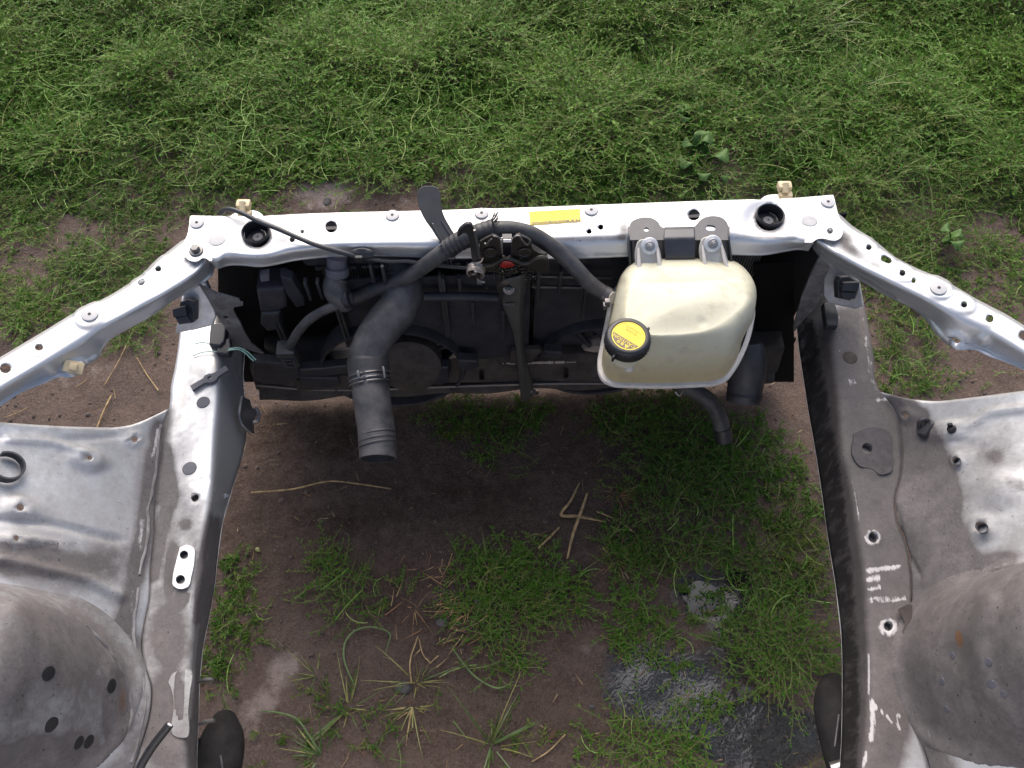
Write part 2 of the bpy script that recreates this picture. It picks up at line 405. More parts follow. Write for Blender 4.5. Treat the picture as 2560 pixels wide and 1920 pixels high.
M['straw_red'] = simple('rusty_dry_grass', (.34, .175, .085), .75, var=.4)
M['stone'] = simple('grey_stone', (.065, .060, .060), .75, var=.3, bstr=.6, bscale=120)
M['blade'] = simple('grass_blade', (.075, .125, .032), .45, var=.35)
M['blade_y'] = simple('yellowing_grass_blade', (.20, .20, .06), .5, var=.35)
M['broad'] = simple('broad_leaf', (.075, .145, .036), .6, var=.3, spec=.25)
M['wire'] = simple('green_white_wire', (.32, .52, .42), .4)
M['hole'] = simple('dark_plug', (.012, .012, .014), .6)
M['plug'] = simple('grey_plug', (.10, .10, .12), .55)
M['filler'] = simple('seam_sealer', (.26, .23, .22), .7, dust=(.5, .47, .45), dust_amt=.5, bstr=.6)
M['glass'] = simple('windscreen_glass', (.02, .025, .025), .08, spec=.6)
M['mount'] = simple('black_mount_rubber', (.016, .0155, .017), .75, spec=.2, dust=(.10, .09, .085), dust_amt=.3)
M['oil'] = simple('oily_water', (.008, .008, .009), .13, bstr=.0, spec=.40)

# ------------------------------------------------------------------ the car body shell
def PL(pts, z):
    """photo polyline -> 3-D; z one height, or one height per point"""
    z = np.broadcast_to(np.asarray(z, float), (len(pts),)) if np.ndim(z) == 0 or len(np.atleast_1d(z)) == len(pts) else np.interp(np.linspace(0, 1, len(pts)), np.linspace(0, 1, len(z)), z)
    return np.array([U(u, v, zz) for (u, v), zz in zip(pts, z)])
body = thing('stripped_car_body', 'stripped silver front end of a car body with its engine taken out', 'car body', (0, .5, 0))

# --- upper radiator support
ZS = .72
fr = [(475, 538), (559, 537), (669, 536), (776, 531), (1040, 524), (1249, 518), (1600, 505), (1799, 498), (2004, 491), (2085, 485)]
top_r = [(516, 646), (540, 655), (562, 641), (600, 639), (646, 637), (747, 625), (834, 616), (960, 614), (1105, 613), (1260, 606), (1411, 599), (1570, 593), (1700, 590), (1831, 590), (1917, 597), (1985, 597), (2012, 606), (2040, 600)]
bot_r = [(520, 648), (543, 668), (568, 660), (600, 659), (646, 663), (747, 645), (834, 638), (960, 636), (1105, 642), (1260, 640), (1437, 642), (1570, 636), (1700, 632), (1831, 632), (1917, 632), (1961, 625), (1998, 620), (2021, 626)]
lip_r = [(520, 650), (543, 672), (568, 665), (600, 664), (646, 668), (747, 651), (834, 643), (960, 641), (1105, 647), (1260, 646), (1437, 648), (1570, 642), (1700, 638), (1831, 638), (1917, 638), (1961, 630), (1998, 625), (2021, 628)]
def dense(P, n=90): return cat_rom(np.array(P, float), n)
front = PL(dense(fr), ZS); low_front = front + np.array([0, .004, -.045])
lf0 = front + np.array([0, .006, -.045])
rear = PL(dense(top_r), ZS); mid_low = PL(dense(bot_r), ZS-.030); lip = PL(dense(lip_r), ZS-.034)
# keep the rear rows roughly under each other across the section
holes = [circ(828, 567, 14.5, 20), circ(755, 579, 4.5, 10), circ(730, 599, 6.5, 12), circ(1735, 538, 14.5, 20), circ(1502, 568, 6.5, 12), circ(1473, 579, 6.2, 12), circ(640, 582, 32, 28, 31), circ(1925, 540, 33, 28, 31)]
bumps = [('e', 640, 590, 88, 62, .1, -.0065, .55), ('e', 1925, 548, 84, 62, 0, -.0065, .55),
         ('l', [(590, 625), (760, 615), (1040, 603), (1560, 582), (1840, 578)], 10, .0006, 1.),
         ('e', 1204, 535, 40, 26, 0, .0012, .5), ('e', 1616, 560, 60, 34, 0, .002, .5), ('e', 1772, 556, 60, 36, 0, .002, .5)]
dirt_shade = [('e', 640, 600, 75, 50, .2, .40, .8), ('e', 1935, 560, 90, 50, .1, .38, .8), ('e', 1204, 550, 100, 60, 0, .26, 1.), ('e', 520, 545, 40, 30, 0, .25, 1), ('e', 2070, 520, 60, 60, 0, .38, 1),
        ('l', [(560, 652), (760, 640), (1040, 632), (1437, 636), (1570, 634)], 9, .35, 1.), ('l', [(1380, 600), (1560, 594)], 8, .8, 1.), ('l', [(1840, 592), (1990, 596)], 7, .45, 1.), ('e', 1560, 575, 30, 40, 0, .6, 1)]
scr = [('l', [(800, 585), (880, 576)], 2.5, .8, 1), ('e', 1640, 600, 90, 60, 0, .3, 1)]
support = sheet('radiator_support', [lf0, front, rear, mid_low, lip], 230, (3, 16, 4, 1), (0, .006, .014, .003, 0), M['paint'], body, holes, bumps, dirt_shade, scr, t_min=8)
# end plates of the support (rounded corners that lie over the fender rails)
def end_plate(px, name, hs=()):
    P = [U(u, v, ZS+.0003) for u, v in px]; V, F = prism(P, (0, 0, 1), .0024, holes=[[U(u, v, ZS+.0003) for u, v in h] for h in hs])
    o = mesh_obj(name, V, F, M['paint'], body, smooth=False, attrs={'dirt': np.full(len(V), .12), 'scrape': np.zeros(len(V)), 'rust': np.zeros(len(V))}); S = Sheet(); S.o = o; S.bvh = BVHTree.FromPolygons([tuple(p) for p in V], F); return S
def rnd(px, n=60): return [tuple(p) for p in cat_rom(np.array(px, float), n)]
endL = end_plate([(478, 539)]+rnd([(475, 542), (469, 585), (458, 614), (458, 630), (466, 645), (481, 653), (495, 652), (506, 645), (516, 646), (524, 652)], 40)+[(530, 652), (530, 540)], 'end_plate')
endR = end_plate([(2083, 487)]+rnd([(2087, 501), (2094, 530), (2104, 562), (2107, 579), (2103, 592), (2092, 600), (2075, 600), (2058, 596), (2044, 597), (2030, 606)], 40)+[(2012, 606), (2012, 493)], 'end_plate', [circ(2075, 577, 8, 14)])
# plate below the support, coloured dark in place of the shade inside its holes
cav = MB()
a = PL(dense(fr, 30), ZS-.055)+np.array([0, -.004, 0]); b_ = PL(dense(top_r, 30), ZS-.055)+np.array([0, .012, 0]); n_ = len(a)
cav.add(list(a)+list(b_), [(i, i+1, n_+i+1, n_+i) for i in range(n_-1)])
mesh_obj('support_closing_plate', cav.V, cav.F, M['shroud'], body)

# --- fender rails
fl_out = [(508, 585), (463, 597), (428, 622), (385, 658), (359, 685), (336, 700), (260, 746), (202, 773), (101, 833), (0, 893), (-120, 965), (-230, 1040), (-340, 1190), (-470, 1480), (-650, 1900)]
fl_bend = [(515, 648), (500, 668), (469, 699), (430, 724), (405, 739), (360, 763), (318, 786), (231, 833), (145, 886), (87, 922), (0, 974), (-120, 1047), (-205, 1130), (-265, 1260), (-358, 1490), (-525, 1900)]
fl_low = [(534, 664), (526, 683), (490, 713), (460, 732), (434, 748), (400, 772), (376, 788), (318, 820), (275, 846), (244, 880), (185, 912), (110, 945), (45, 978), (0, 1008), (-110, 1085), (-190, 1165), (-245, 1285), (-335, 1515), (-500, 1930)]
fl_lip = [(537, 669), (531, 688), (492, 718), (462, 737), (434, 752), (402, 775), (376, 792), (318, 825), (275, 852), (258, 872), (244, 897), (220, 913), (206, 928), (185, 941), (139, 944), (110, 957), (52, 981), (0, 1015), (-110, 1092), (-188, 1172), (-242, 1292), (-332, 1522), (-495, 1935)]
ZF = (.712, .718, .745, .765)
P_ = [PL(fl_out, np.array(ZF)-.012), PL([(u+6, v+5) for u, v in fl_out], ZF), PL(fl_bend, ZF), PL(fl_low, np.array(ZF)-.043), PL(fl_lip, np.array(ZF)-.046)]
hl = [circ(396, 674, 7.5, 14, 6.5), circ(98, 870, 10, 16, 8), circ(13, 921, 14, 18, 12), circ(353, 706, 9, 14)]
bl = [('e', 396, 668, 42, 30, -.5, .0018, .2), ('e', 225, 788, 46, 36, -.5, .0028, .25), ('e', 353, 702, 32, 24, -.5, .0016, .25), ('e', 98, 870, 34, 24, -.5, .0016, .25),
      ('e', 190, 915, 42, 24, -.4, .010, .6), ('e', 130, 925, 22, 18, 0, .006, .7), ('e', 480, 655, 40, 26, -.8, -.004, .6)]
dl = [('e', 480, 655, 45, 40, -.6, .35, 1.), ('e', 225, 812, 50, 20, -.5, .40, 1), ('l', [(500, 712), (376, 788)], 8, .35, 1), ('e', 200, 905, 90, 40, -.5, .16, 1)]
fenL = sheet('fender_rail', P_, 260, (1, 14, 6, 1), (0, .004, .012, .003, 0), M['paint'], body, hl, bl, dl, t_min=6)
fr_out = [(2070, 515), (2105, 541), (2128, 562), (2175, 593), (2203, 614), (2230, 637), (2282, 666), (2354, 697), (2441, 747), (2528, 793), (2560, 813), (2680, 884), (2795, 960), (2930, 1110), (3060, 1400), (3240, 1830)]
fr_bend = [(2038, 602), (2060, 614), (2090, 634), (2123, 653), (2165, 676), (2209, 697), (2296, 741), (2383, 784), (2455, 816), (2499, 842), (2560, 883), (2680, 955), (2770, 1040), (2855, 1175), (2950, 1400), (3115, 1820)]
fr_low = [(2031, 617), (2045, 634), (2080, 658), (2115, 678), (2151, 698), (2224, 739), (2290, 768), (2330, 800), (2375, 846), (2441, 864), (2500, 891), (2560, 917), (2670, 992), (2760, 1080), (2840, 1205), (2930, 1435), (3090, 1850)]
fr_lip = [(2033, 623), (2047, 640), (2082, 663), (2115, 682), (2151, 703), (2224, 744), (2282, 773), (2311, 796), (2334, 828), (2357, 852), (2372, 864), (2389, 874), (2441, 875), (2470, 889), (2513, 904), (2560, 924), (2670, 1000), (2758, 1087), (2837, 1212), (2927, 1442), (3085, 1855)]
P_ = [PL(fr_out, np.array(ZF)-.012), PL([(u-6, v+5) for u, v in fr_out], ZF), PL(fr_bend, ZF), PL(fr_low, np.array(ZF)-.043), PL(fr_lip, np.array(ZF)-.046)]
hr = [circ(2172, 620, 7, 14, 6.5), slot(2215, 650, 14, 7.5, .42), circ(2256, 684, 7.5, 14), circ(2284, 702, 5.5, 12), circ(2410, 763, 7.5, 14), circ(2474, 798, 9.5, 16), slot(2566, 842, 20, 11, .5), [(2376, 848), (2389, 841), (2404, 853), (2391, 863)]]
br = [('e', 2165, 612, 34, 24, .5, .0016, .2), ('e', 2213, 648, 32, 20, .45, .0016, .25), ('e', 2255, 680, 40, 25, .5, .0018, .2), ('e', 2347, 719, 42, 32, .5, .0028, .25), ('e', 2405, 757, 40, 28, .5, .0018, .2), ('e', 2474, 796, 32, 22, .5, .0014, .25),
      ('e', 2392, 852, 44, 26, .5, .005, .7), ('e', 2455, 850, 26, 20, .4, .006, .7), ('e', 2090, 590, 50, 40, .7, -.004, .6)]
dr = [('e', 2110, 600, 60, 45, .7, .75, 1.), ('e', 2140, 635, 60, 25, .5, .55, 1), ('e', 2190, 664, 40, 18, .4, .4, 1), ('l', [(2050, 630), (2150, 690), (2240, 745)], 12, .55, 1), ('e', 2300, 735, 60, 20, .5, .25, 1), ('e', 2420, 780, 30, 14, .4, .3, 1), ('e', 2400, 855, 90, 30, .4, .25, 1)]
fenR = sheet('fender_rail', P_, 260, (1, 14, 6, 1), (0, .004, .012, .003, 0), M['paint'], body, hr, br, dr, [('e', 2410, 775, 40, 20, .4, .3, 1)], t_min=6)

# --- frame rails (the two lower longitudinal box members)
ZR = .50
lr0 = [(455, 728), (451, 818), (434, 934), (428, 960), (423, 1018), (408, 1060), (405, 1134), (391, 1220), (385, 1336), (376, 1423), (373, 1498), (361, 1556), (355, 1628), (364, 1670), (378, 1715), (374, 1787), (349, 1874), (325, 1960), (300, 2060)]
lr1 = [(545, 745), (546, 830), (548, 934), (545, 1000), (537, 1076), (531, 1206), (523, 1285), (507, 1365), (500, 1440), (490, 1498), (486, 1556), (481, 1642), (478, 1700), (475, 1787), (468, 1874), (470, 1960), (470, 2060)]
lr2 = [(612, 800), (612, 880), (608, 935), (613, 1020), (616, 1090), (608, 1134), (581, 1220), (556, 1307), (543, 1400), (537, 1460), (523, 1541), (508, 1614), (499, 1700), (496, 1800), (492, 1900), (492, 2060)]
P_ = [PL(lr0, ZR), PL(lr1, ZR), PL(lr2, .395)]
hl2 = [circ(488, 1245, 9.5, 16, 10.5), circ(460, 1387, 11, 18), circ(451, 1449, 12, 18, 11)]
bl2 = [('l', [(478, 800), (468, 940), (460, 1055)], 7, -.003, 1.), ('e', 488, 1243, 30, 30, 0, .002, .4), ('e', 500, 1205, 40, 9, -.05, -.003, 1), ('e', 456, 1418, 34, 62, .15, .003, .25), ('e', 460, 1735, 30, 90, 0, .003, .2)]
dl2 = [('e', 430, 1650, 160, 680, 0, .62, .5), ('e', 470, 1000, 90, 200, 0, .18, .6), ('l', [(416, 1030), (404, 1134), (392, 1240)], 30, .60, 1.), ('l', [(420, 1130), (432, 1240), (400, 1330), (380, 1440)], 24, .55, 1), ('e', 465, 1310, 22, 20, 0, .5, 1), ('e', 430, 1420, 26, 90, .1, .55, .8), ('e', 425, 1600, 60, 150, 0, .33, .9), ('e', 420, 1800, 90, 150, 0, .55, .8),  # the widest mark is grime plus painted shade towards the near end
       ('l', [(535, 1230), (505, 1400), (492, 1550)], 14, .5, 1), ('e', 455, 1495, 20, 26, 0, 1., .6), ('l', [(545, 1300), (530, 1500), (510, 1700), (500, 1900)], 30, .7, 1), ('e', 590, 900, 25, 200, 0, .3, 1)]
rl2 = [('e', 372, 1600, 12, 14, 0, .42, .8), ('e', 368, 1550, 10, 10, 0, .4, .8)]
railL = sheet('frame_rail', P_, 120, (12, 8), (0, .016, 0), M['paint'], body, hl2, bl2, dl2, (), rl2, up=(.6, 0, 1))
rr0 = [(2150, 706), (2160, 760), (2169, 802), (2183, 880), (2198, 975), (2228, 1010), (2244, 1040), (2252, 1083), (2253, 1184), (2237, 1256), (2241, 1300), (2265, 1360), (2276, 1420), (2278, 1515), (2271, 1596), (2264, 1681), (2278, 1782), (2306, 1860), (2325, 1920), (2340, 2060)]
rr1 = [(2070, 720), (2076, 800), (2083, 894), (2092, 967), (2100, 1054), (2107, 1140), (2124, 1198), (2140, 1285), (2150, 1360), (2161, 1428), (2166, 1529), (2171, 1630), (2171, 1731), (2167, 1799), (2163, 1849), (2155, 1920), (2152, 2060)]
rr2 = [(1990, 790), (1996, 860), (2008, 940), (2021, 1025), (2036, 1110), (2050, 1198), (2070, 1343), (2089, 1461), (2104, 1596), (2106, 1664), (2106, 1750), (2104, 1850), (2098, 1950), (2095, 2060)]
P_ = [PL(rr0, ZR), PL(rr1, ZR), PL(rr2, .385)]
hr2 = [circ(2168, 1120, 13.5, 18, 13), circ(2183, 1344, 13, 18, 14), circ(2220, 1566, 11.5, 18, 12)]
br2 = [('l', [(2148, 880), (2150, 780)], 6, -.003, 1.), ('e', 2183, 1344, 26, 28, 0, .002, .3), ('e', 2220, 1566, 26, 28, 0, .002, .3), ('e', 2185, 1135, 46, 60, 0, .003, .2)]
dr2 = [('e', 2130, 1420, 220, 800, 0, .85, .3), ('e', 2160, 1130, 50, 60, 0, .6, .6), ('l', [(2045, 1000), (2075, 1200), (2110, 1400), (2130, 1700), (2130, 1900)], 40, .7, .7)]
sr2 = [('l', [(2128, 1180), (2138, 1230), (2150, 1320)], 7, .55, 1), ('e', 2183, 1344, 30, 30, 0, .75, .5), ('e', 2220, 1568, 33, 34, 0, .85, .5), ('l', [(2172, 1428), (2245, 1418)], 14, .85, .8), ('l', [(2170, 1452), (2198, 1450)], 12, .8, .8), ('l', [(2172, 1476), (2200, 1474)], 12, .75, .8), ('l', [(2176, 1502), (2262, 1494)], 12, .8, .8),
       ('l', [(2172, 1630), (2173, 1740)], 4, 1., .8), ('l', [(2180, 1750), (2183, 1800), (2177, 1850)], 15, .8, .9), ('l', [(2190, 1768), (2246, 1818)], 5, 1., .8), ('e', 2245, 1795, 12, 16, 0, .8, .7), ('l', [(2165, 1880), (2158, 1920)], 8, .9, .8), ('e', 2130, 955, 25, 25, 0, .6, .9), ('l', [(2165, 850), (2175, 930), (2192, 975)], 14, .55, 1), ('l', [(2150, 760), (2165, 840)], 14, .45, 1), ('l', [(2098, 790), (2100, 880)], 12, .5, 1), ('e', 2205, 1000, 34, 14, 0, .75, .8), ('e', 2190, 1090, 18, 18, 0, .5, 1), ('e', 2215, 1110, 25, 30, 0, .35, 1)]
railR = sheet('frame_rail', P_, 120, (12, 8), (0, .014, 0), M['paint_dirty'], body, hr2, br2, dr2, sr2, (), [('l', [(2010, 820), (2040, 1000), (2072, 1180), (2096, 1380), (2116, 1600), (2120, 1760), (2110, 1950)], 58, 1., .7), ('e', 2195, 1125, 70, 100, 0, .75, .8), ('l', [(2150, 1180), (2165, 1300), (2178, 1500), (2180, 1750)], 30, .25, 1), ('e', 2160, 1110, 40, 40, 0, .4, 1)], up=(-.6, 0, 1))
for rl, (p2_, zz) in ((railL, (lr2, .395)), (railR, (rr2, .385))):        # undersides close the boxes
    a = PL(p2_, zz)-np.array([0, 0, .002]); b_ = a + np.array([-.10 if rl is railL else .10, 0, 0]); n_ = len(a)
    mesh_obj('frame_rail_underside', list(a)+list(b_), [(i, i+1, n_+i+1, n_+i) for i in range(n_-1)], M['paint_dirty'], body)

# --- inner fender panels
al0 = [(421, 1022), (407, 1062), (404, 1134), (390, 1220), (384, 1336), (375, 1423), (372, 1498), (360, 1556), (354, 1628), (363, 1670), (377, 1715), (373, 1787), (348, 1874), (320, 1960), (300, 2060)]
al1 = [(321, 1070), (316, 1140), (308, 1250), (298, 1400), (283, 1560), (280, 1700), (270, 1870), (240, 2060)]
al2 = [(145, 1066), (140, 1180), (130, 1330), (110, 1470), (90, 1650), (80, 1800), (60, 2060)]
al3 = [(-140, 1045), (-160, 1180), (-180, 1330), (-200, 1490), (-230, 1700), (-260, 2060)]
P_ = [PL(al0, ZR+.003), PL(al1, .548), PL(al2, .635), PL(al3, .75)]
hl3 = [circ(334, 1100, 8.5, 16, 7.5), circ(217, 1150, 7, 14, 6), circ(45, 1275, 9.5, 16, 8.5), circ(37, 1349, 6.5, 12), circ(142, 1362, 3, 8)]
bl3 = [('e', 334, 1098, 30, 26, 0, .004, .6), ('e', 219, 1148, 62, 36, .25, .010, .6), ('l', [(20, 1098), (120, 1100), (185, 1125)], 16, .006, 1.), ('e', 50, 1270, 52, 42, .2, .010, .6), ('l', [(-60, 1296), (120, 1308), (300, 1352)], 14, -.006, 1.), ('e', 45, 1350, 60, 26, .1, .006, .7), ('l', [(60, 1345), (150, 1362)], 16, .005, 1),
       ('l', [(-60, 1392), (60, 1410), (220, 1450), (300, 1490)], 20, .008, 1.), ('l', [(-60, 1090), (180, 1100), (300, 1090)], 9, -.003, 1)]
dl3 = [('l', [(350, 1620), (352, 1760), (330, 1900), (250, 1960)], 70, .62, .8), ('e', 200, 1250, 460, 340, 0, .36, .6), ('e', 150, 1450, 260, 90, .1, .32, .8), ('l', [(396, 1060), (380, 1200), (362, 1330), (345, 1440), (310, 1560)], 42, .6, 1.), ('e', 280, 1400, 120, 90, 0, .35, 1), ('e', 100, 1390, 220, 70, .1, .34, .9), ('e', 20, 1420, 60, 40, 0, .4, 1), ('e', 300, 1560, 90, 120, 0, .5, 1), ('e', 5, 1370, 30, 18, 0, .8, .8)]  # the wide mark greys clean paint: weaker light put into the colour
sl3 = [('l', [(394, 1075), (390, 1110), (382, 1140)], 10, .8, 1), ('l', [(356, 1300), (350, 1370)], 16, .6, 1), ('l', [(80, 1348), (160, 1362)], 12, .5, 1), ('l', [(330, 1480), (330, 1600)], 14, .45, 1)]
aprL = sheet('inner_fender_panel', P_, 110, (10, 16, 18), (0, .06, .05, 0), M['paint'], body, hl3, bl3, dl3, sl3, [('e', 15, 1372, 22, 8, .2, .35, .9)], up=(.5, 0, 1))
ar0 = [(2199, 980), (2228, 1012), (2245, 1042), (2253, 1084), (2254, 1184), (2238, 1256), (2242, 1300), (2266, 1360), (2277, 1420), (2279, 1515), (2272, 1596), (2265, 1681), (2279, 1782), (2307, 1860), (2326, 1920), (2341, 2060)]
ar1 = [(2318, 1007), (2325, 1100), (2335, 1250), (2350, 1400), (2360, 1560), (2365, 1700), (2370, 1870), (2380, 2060)]
ar2 = [(2460, 990), (2470, 1120), (2485, 1300), (2505, 1450), (2520, 1650), (2540, 1850), (2560, 2060)]
ar3 = [(2720, 955), (2745, 1100), (2770, 1300), (2790, 1480), (2820, 1700), (2860, 2060)]
P_ = [PL(ar0, ZR+.003), PL(ar1, .552), PL(ar2, .635), PL(ar3, .75)]
hr3 = [circ(2267, 1039, 8.5, 14, 7.5), circ(2392, 1153, 9, 16, 8), circ(2455, 1319, 13, 18, 12), circ(2381, 1075, 5, 10)]
br3 = [('e', 2267, 1039, 28, 24, 0, .004, .6), ('e', 2370, 1080, 66, 34, -.2, .008, .5), ('l', [(2430, 1062), (2480, 1030), (2620, 1015)], 16, .007, 1.), ('e', 2395, 1150, 30, 26, 0, .005, .6), ('e', 2455, 1319, 42, 40, 0, .006, .5), ('l', [(2240, 1270), (2262, 1370), (2300, 1440)], 9, -.004, 1),
       ('l', [(2340, 1100), (2420, 1105), (2480, 1130)], 8, -.004, 1), ('e', 2500, 1220, 80, 70, 0, .008, .9), ('l', [(2620, 1395), (2480, 1430), (2400, 1480)], 16, .006, 1)]
dr3 = [('l', [(2290, 1700), (2320, 1820), (2360, 1940)], 80, .72, .8), ('l', [(2245, 1050), (2252, 1180), (2258, 1290), (2290, 1400), (2290, 1600)], 80, .8, .8), ('e', 2450, 1250, 300, 420, 0, .46, .7), ('e', 2420, 1460, 200, 90, -.3, .55, .8), ('l', [(2240, 1040), (2300, 1120), (2340, 1250), (2330, 1400), (2300, 1500)], 90, .82, .7), ('e', 2300, 1180, 60, 120, 0, .8, .7), ('l', [(2380, 1330), (2420, 1400), (2380, 1470)], 46, .65, 1), ('e', 2480, 1140, 40, 30, .5, .45, 1), ('e', 2540, 1210, 50, 24, .3, .4, 1), ('e', 2500, 1400, 60, 26, -.3, .5, 1), ('e', 2310, 1035, 30, 30, 0, .5, 1)]
aprR = sheet('inner_fender_panel', P_, 110, (10, 16, 18), (0, .06, .05, 0), M['paint'], body, hr3, br3, dr3, [('e', 2392, 1148, 32, 24, 0, .4, 1), ('l', [(2560, 1400), (2460, 1425)], 7, .5, 1)], [('e', 2392, 1153, 12, 10, 0, .5, .8)], up=(-.5, 0, 1))

# --- strut towers: round turrets rising out of the inner fender panels
def tower(cx, cy, side, dirt_shade, rust, scr=(), apr=None):
    prof = [(.160, .44), (.158, .50), (.156, .545), (.153, .58), (.146, .63), (.139, .69), (.131, .745), (.122, .785), (.108, .805), (.085, .812), (.04, .814), (.03, .816)]
    prof = cat_rom(np.c_[np.array(prof), np.zeros(len(prof))], 90)[:, :2]; seg = 200; V = []; F = []
    HA = []
    for k in range(seg):
        c = 2*math.pi*k/seg; hp_ = apr.bvh.ray_cast(Vector((cx+.165*math.cos(c), cy+.165*math.sin(c), 1.2)), Vector((0, 0, -1)))[0]; HA.append(hp_.z if hp_ is not None else .50)
    HA = np.array(HA)
    for _ in range(6): HA = (np.roll(HA, 2)+np.roll(HA, 1)+HA+np.roll(HA, -1)+np.roll(HA, -2))/5
    for r_, h in prof:
        for k in range(seg):
            c = 2*math.pi*k/seg; ha = HA[k]
            r2_ = r_+.013*math.exp(-max(h-ha, 0)/.011)*(1 if h > .46 else .4)
            rr = r2_*(1+.014*math.sin(3*c+1.2*side)+.010*math.sin(7*c)*np.clip((.74-h)*6, 0, 1))
            V.append((cx+rr*math.cos(c), cy+rr*math.sin(c), h))
    for i in range(len(prof)-1):
        for k in range(seg):
            a, b = i*seg+k, i*seg+(k+1) % seg; F.append((a, b, b+seg, a+seg))
    F.append(tuple(range((len(prof)-1)*seg, len(prof)*seg)))
    V = np.array(V); q = proj(V)
    # shallow pressings that run down the wall
    n_ = V-np.array([cx, cy, 0]); n_[:, 2] = .15; n_ /= np.linalg.norm(n_, axis=1)[:, None]
    bm_ = blobs(q, [('l', [(40, 1530), (120, 1640), (170, 1760), (150, 1880)], 45, .006, 1.), ('e', 90, 1750, 60, 80, 0, -.005, 1), ('e', 279, 1680, 40, 60, 0, .004, 1), ('e', 300, 1790, 34, 110, 0, .004, .8)] if side < 0 else
                    [('l', [(2470, 1500), (2440, 1600), (2460, 1720), (2540, 1820)], 40, .007, 1.), ('e', 2390, 1640, 50, 70, 0, -.005, 1), ('e', 2350, 1760, 40, 80, 0, .004, 1)])
    V = V+n_*bm_[:, None]
    o = mesh_obj('strut_tower', V, F, M['paint'], body, attrs={'dirt': blobs(q, dirt_shade), 'scrape': blobs(q, scr), 'rust': blobs(q, rust)}, sharp=0)
    S = Sheet(); S.o = o; S.bvh = BVHTree.FromPolygons([tuple(p) for p in V], F); return S
towL = tower(-.740, .195, -1, [('e', 100, 1720, 700, 700, 0, .62, .4), ('e', 160, 1620, 190, 120, .6, .25, .8), ('e', 290, 1790, 40, 140, 0, .55, .8), ('e', 120, 1900, 220, 90, 0, .5, .9), ('e', 30, 1700, 60, 200, 0, .2, 1)], [('e', 303, 1760, 28, 110, .05, .56, .9)], (), aprL)  # broad first mark on both towers: grime plus painted near-end shade
towR = tower(.770, .232, 1, [('e', 2600, 1720, 700, 700, 0, .88, .4), ('e', 2330, 1700, 90, 200, 0, .35, .7), ('e', 2420, 1880, 220, 90, 0, .75, .7), ('e', 2480, 1560, 60, 120, 0, .25, 1)], [('e', 2397, 1596, 15, 34, -.12, .95, .7)], (), aprR)

# --- weld seams with smeared sealer along rail and towers
def seam(S_, px, r0, mat=M['paint_dirty']):
    P = []
    for u, v in cat_rom(np.array(px, float), 60):
        for S in S_:
            p, n = hit(S, u + random.uniform(-2, 2), v)
            if p is not None: P.append(p); break
    P = np.array(P); P[:, 2] += .0005
    P = P[::3]; V, F = tube(P, [r0*random.uniform(.45, .8) for _ in P], 7, n=len(P)*6); return mesh_obj('seam_sealer', V, F, mat, body, attrs={'dirt': np.full(len(V), .5)})
seam((aprL, railL), [(404, 1062), (398, 1100), (393, 1150), (386, 1210), (372, 1265), (370, 1330), (358, 1400), (345, 1450)], .0042)
seam((towL, aprL), [(215, 1562), (250, 1600), (283, 1640), (310, 1690), (325, 1740), (328, 1800), (315, 1860), (296, 1920)], .004)
seam((railL, aprL), [(345, 1470), (338, 1540), (336, 1600), (345, 1660), (360, 1715), (362, 1770), (350, 1830), (335, 1890), (322, 1920)], .0035)
seam((aprR, towR), [(2452, 1432), (2400, 1462), (2350, 1510), (2310, 1570), (2296, 1640), (2298, 1720), (2314, 1800), (2345, 1880)], .0045)
# tab plates spot-welded to the left rail
tb = [(421, 1705), (430, 1686), (450, 1675), (474, 1674), (474, 1735), (470, 1780), (472, 1830), (470, 1840), (450, 1844), (432, 1836), (428, 1820), (432, 1790), (434, 1750), (428, 1722)]
V, F = prism([U(u, v, ZR+.0022) for u, v in rnd(tb+[tb[0]], 60)[:-1]], (0, 0, 1), .0035); mesh_obj('tab_plate', V, F, M['paint'], body, smooth=False, attrs={'dirt': np.full(len(V), .55)})
tb = [(450, 1368), (466, 1362), (484, 1370), (486, 1395), (478, 1440), (470, 1466), (448, 1472), (432, 1462), (432, 1445), (440, 1405)]
V, F = prism([U(u, v, ZR+.0055) for u, v in rnd(tb+[tb[0]], 60)[:-1]], (0, 0, 1), .004, holes=[[U(*p, ZR+.0055) for p in circ(460, 1387, 11, 18)], [U(*p, ZR+.0055) for p in circ(451, 1449, 12, 18)]])
mesh_obj('nut_plate', V, F, M['paint'], body, smooth=False, attrs={'dirt': np.zeros(len(V))})
tb = [(2135, 1085), (2160, 1072), (2200, 1070), (2226, 1082), (2230, 1120), (2226, 1180), (2200, 1186), (2180, 1172), (2150, 1165), (2132, 1140)]
V, F = prism([U(u, v, ZR+.0042) for u, v in rnd(tb+[tb[0]], 60)[:-1]], (0, 0, 1), .005, holes=[[U(*p, ZR+.0055) for p in circ(2168, 1120, 13.5, 18)]])
mesh_obj('nut_plate', V, F, M['oilplate'], body, smooth=False)
tb = [(2245, 1522), (2268, 1512), (2280, 1514), (2278, 1545), (2270, 1580), (2260, 1596), (2256, 1580), (2262, 1555)]
V, F = prism([U(u, v, ZR+.014) for u, v in tb], (-.4, 0, 1), .006); mesh_obj('bent_tab', V, F, M['crud'], body, smooth=False)

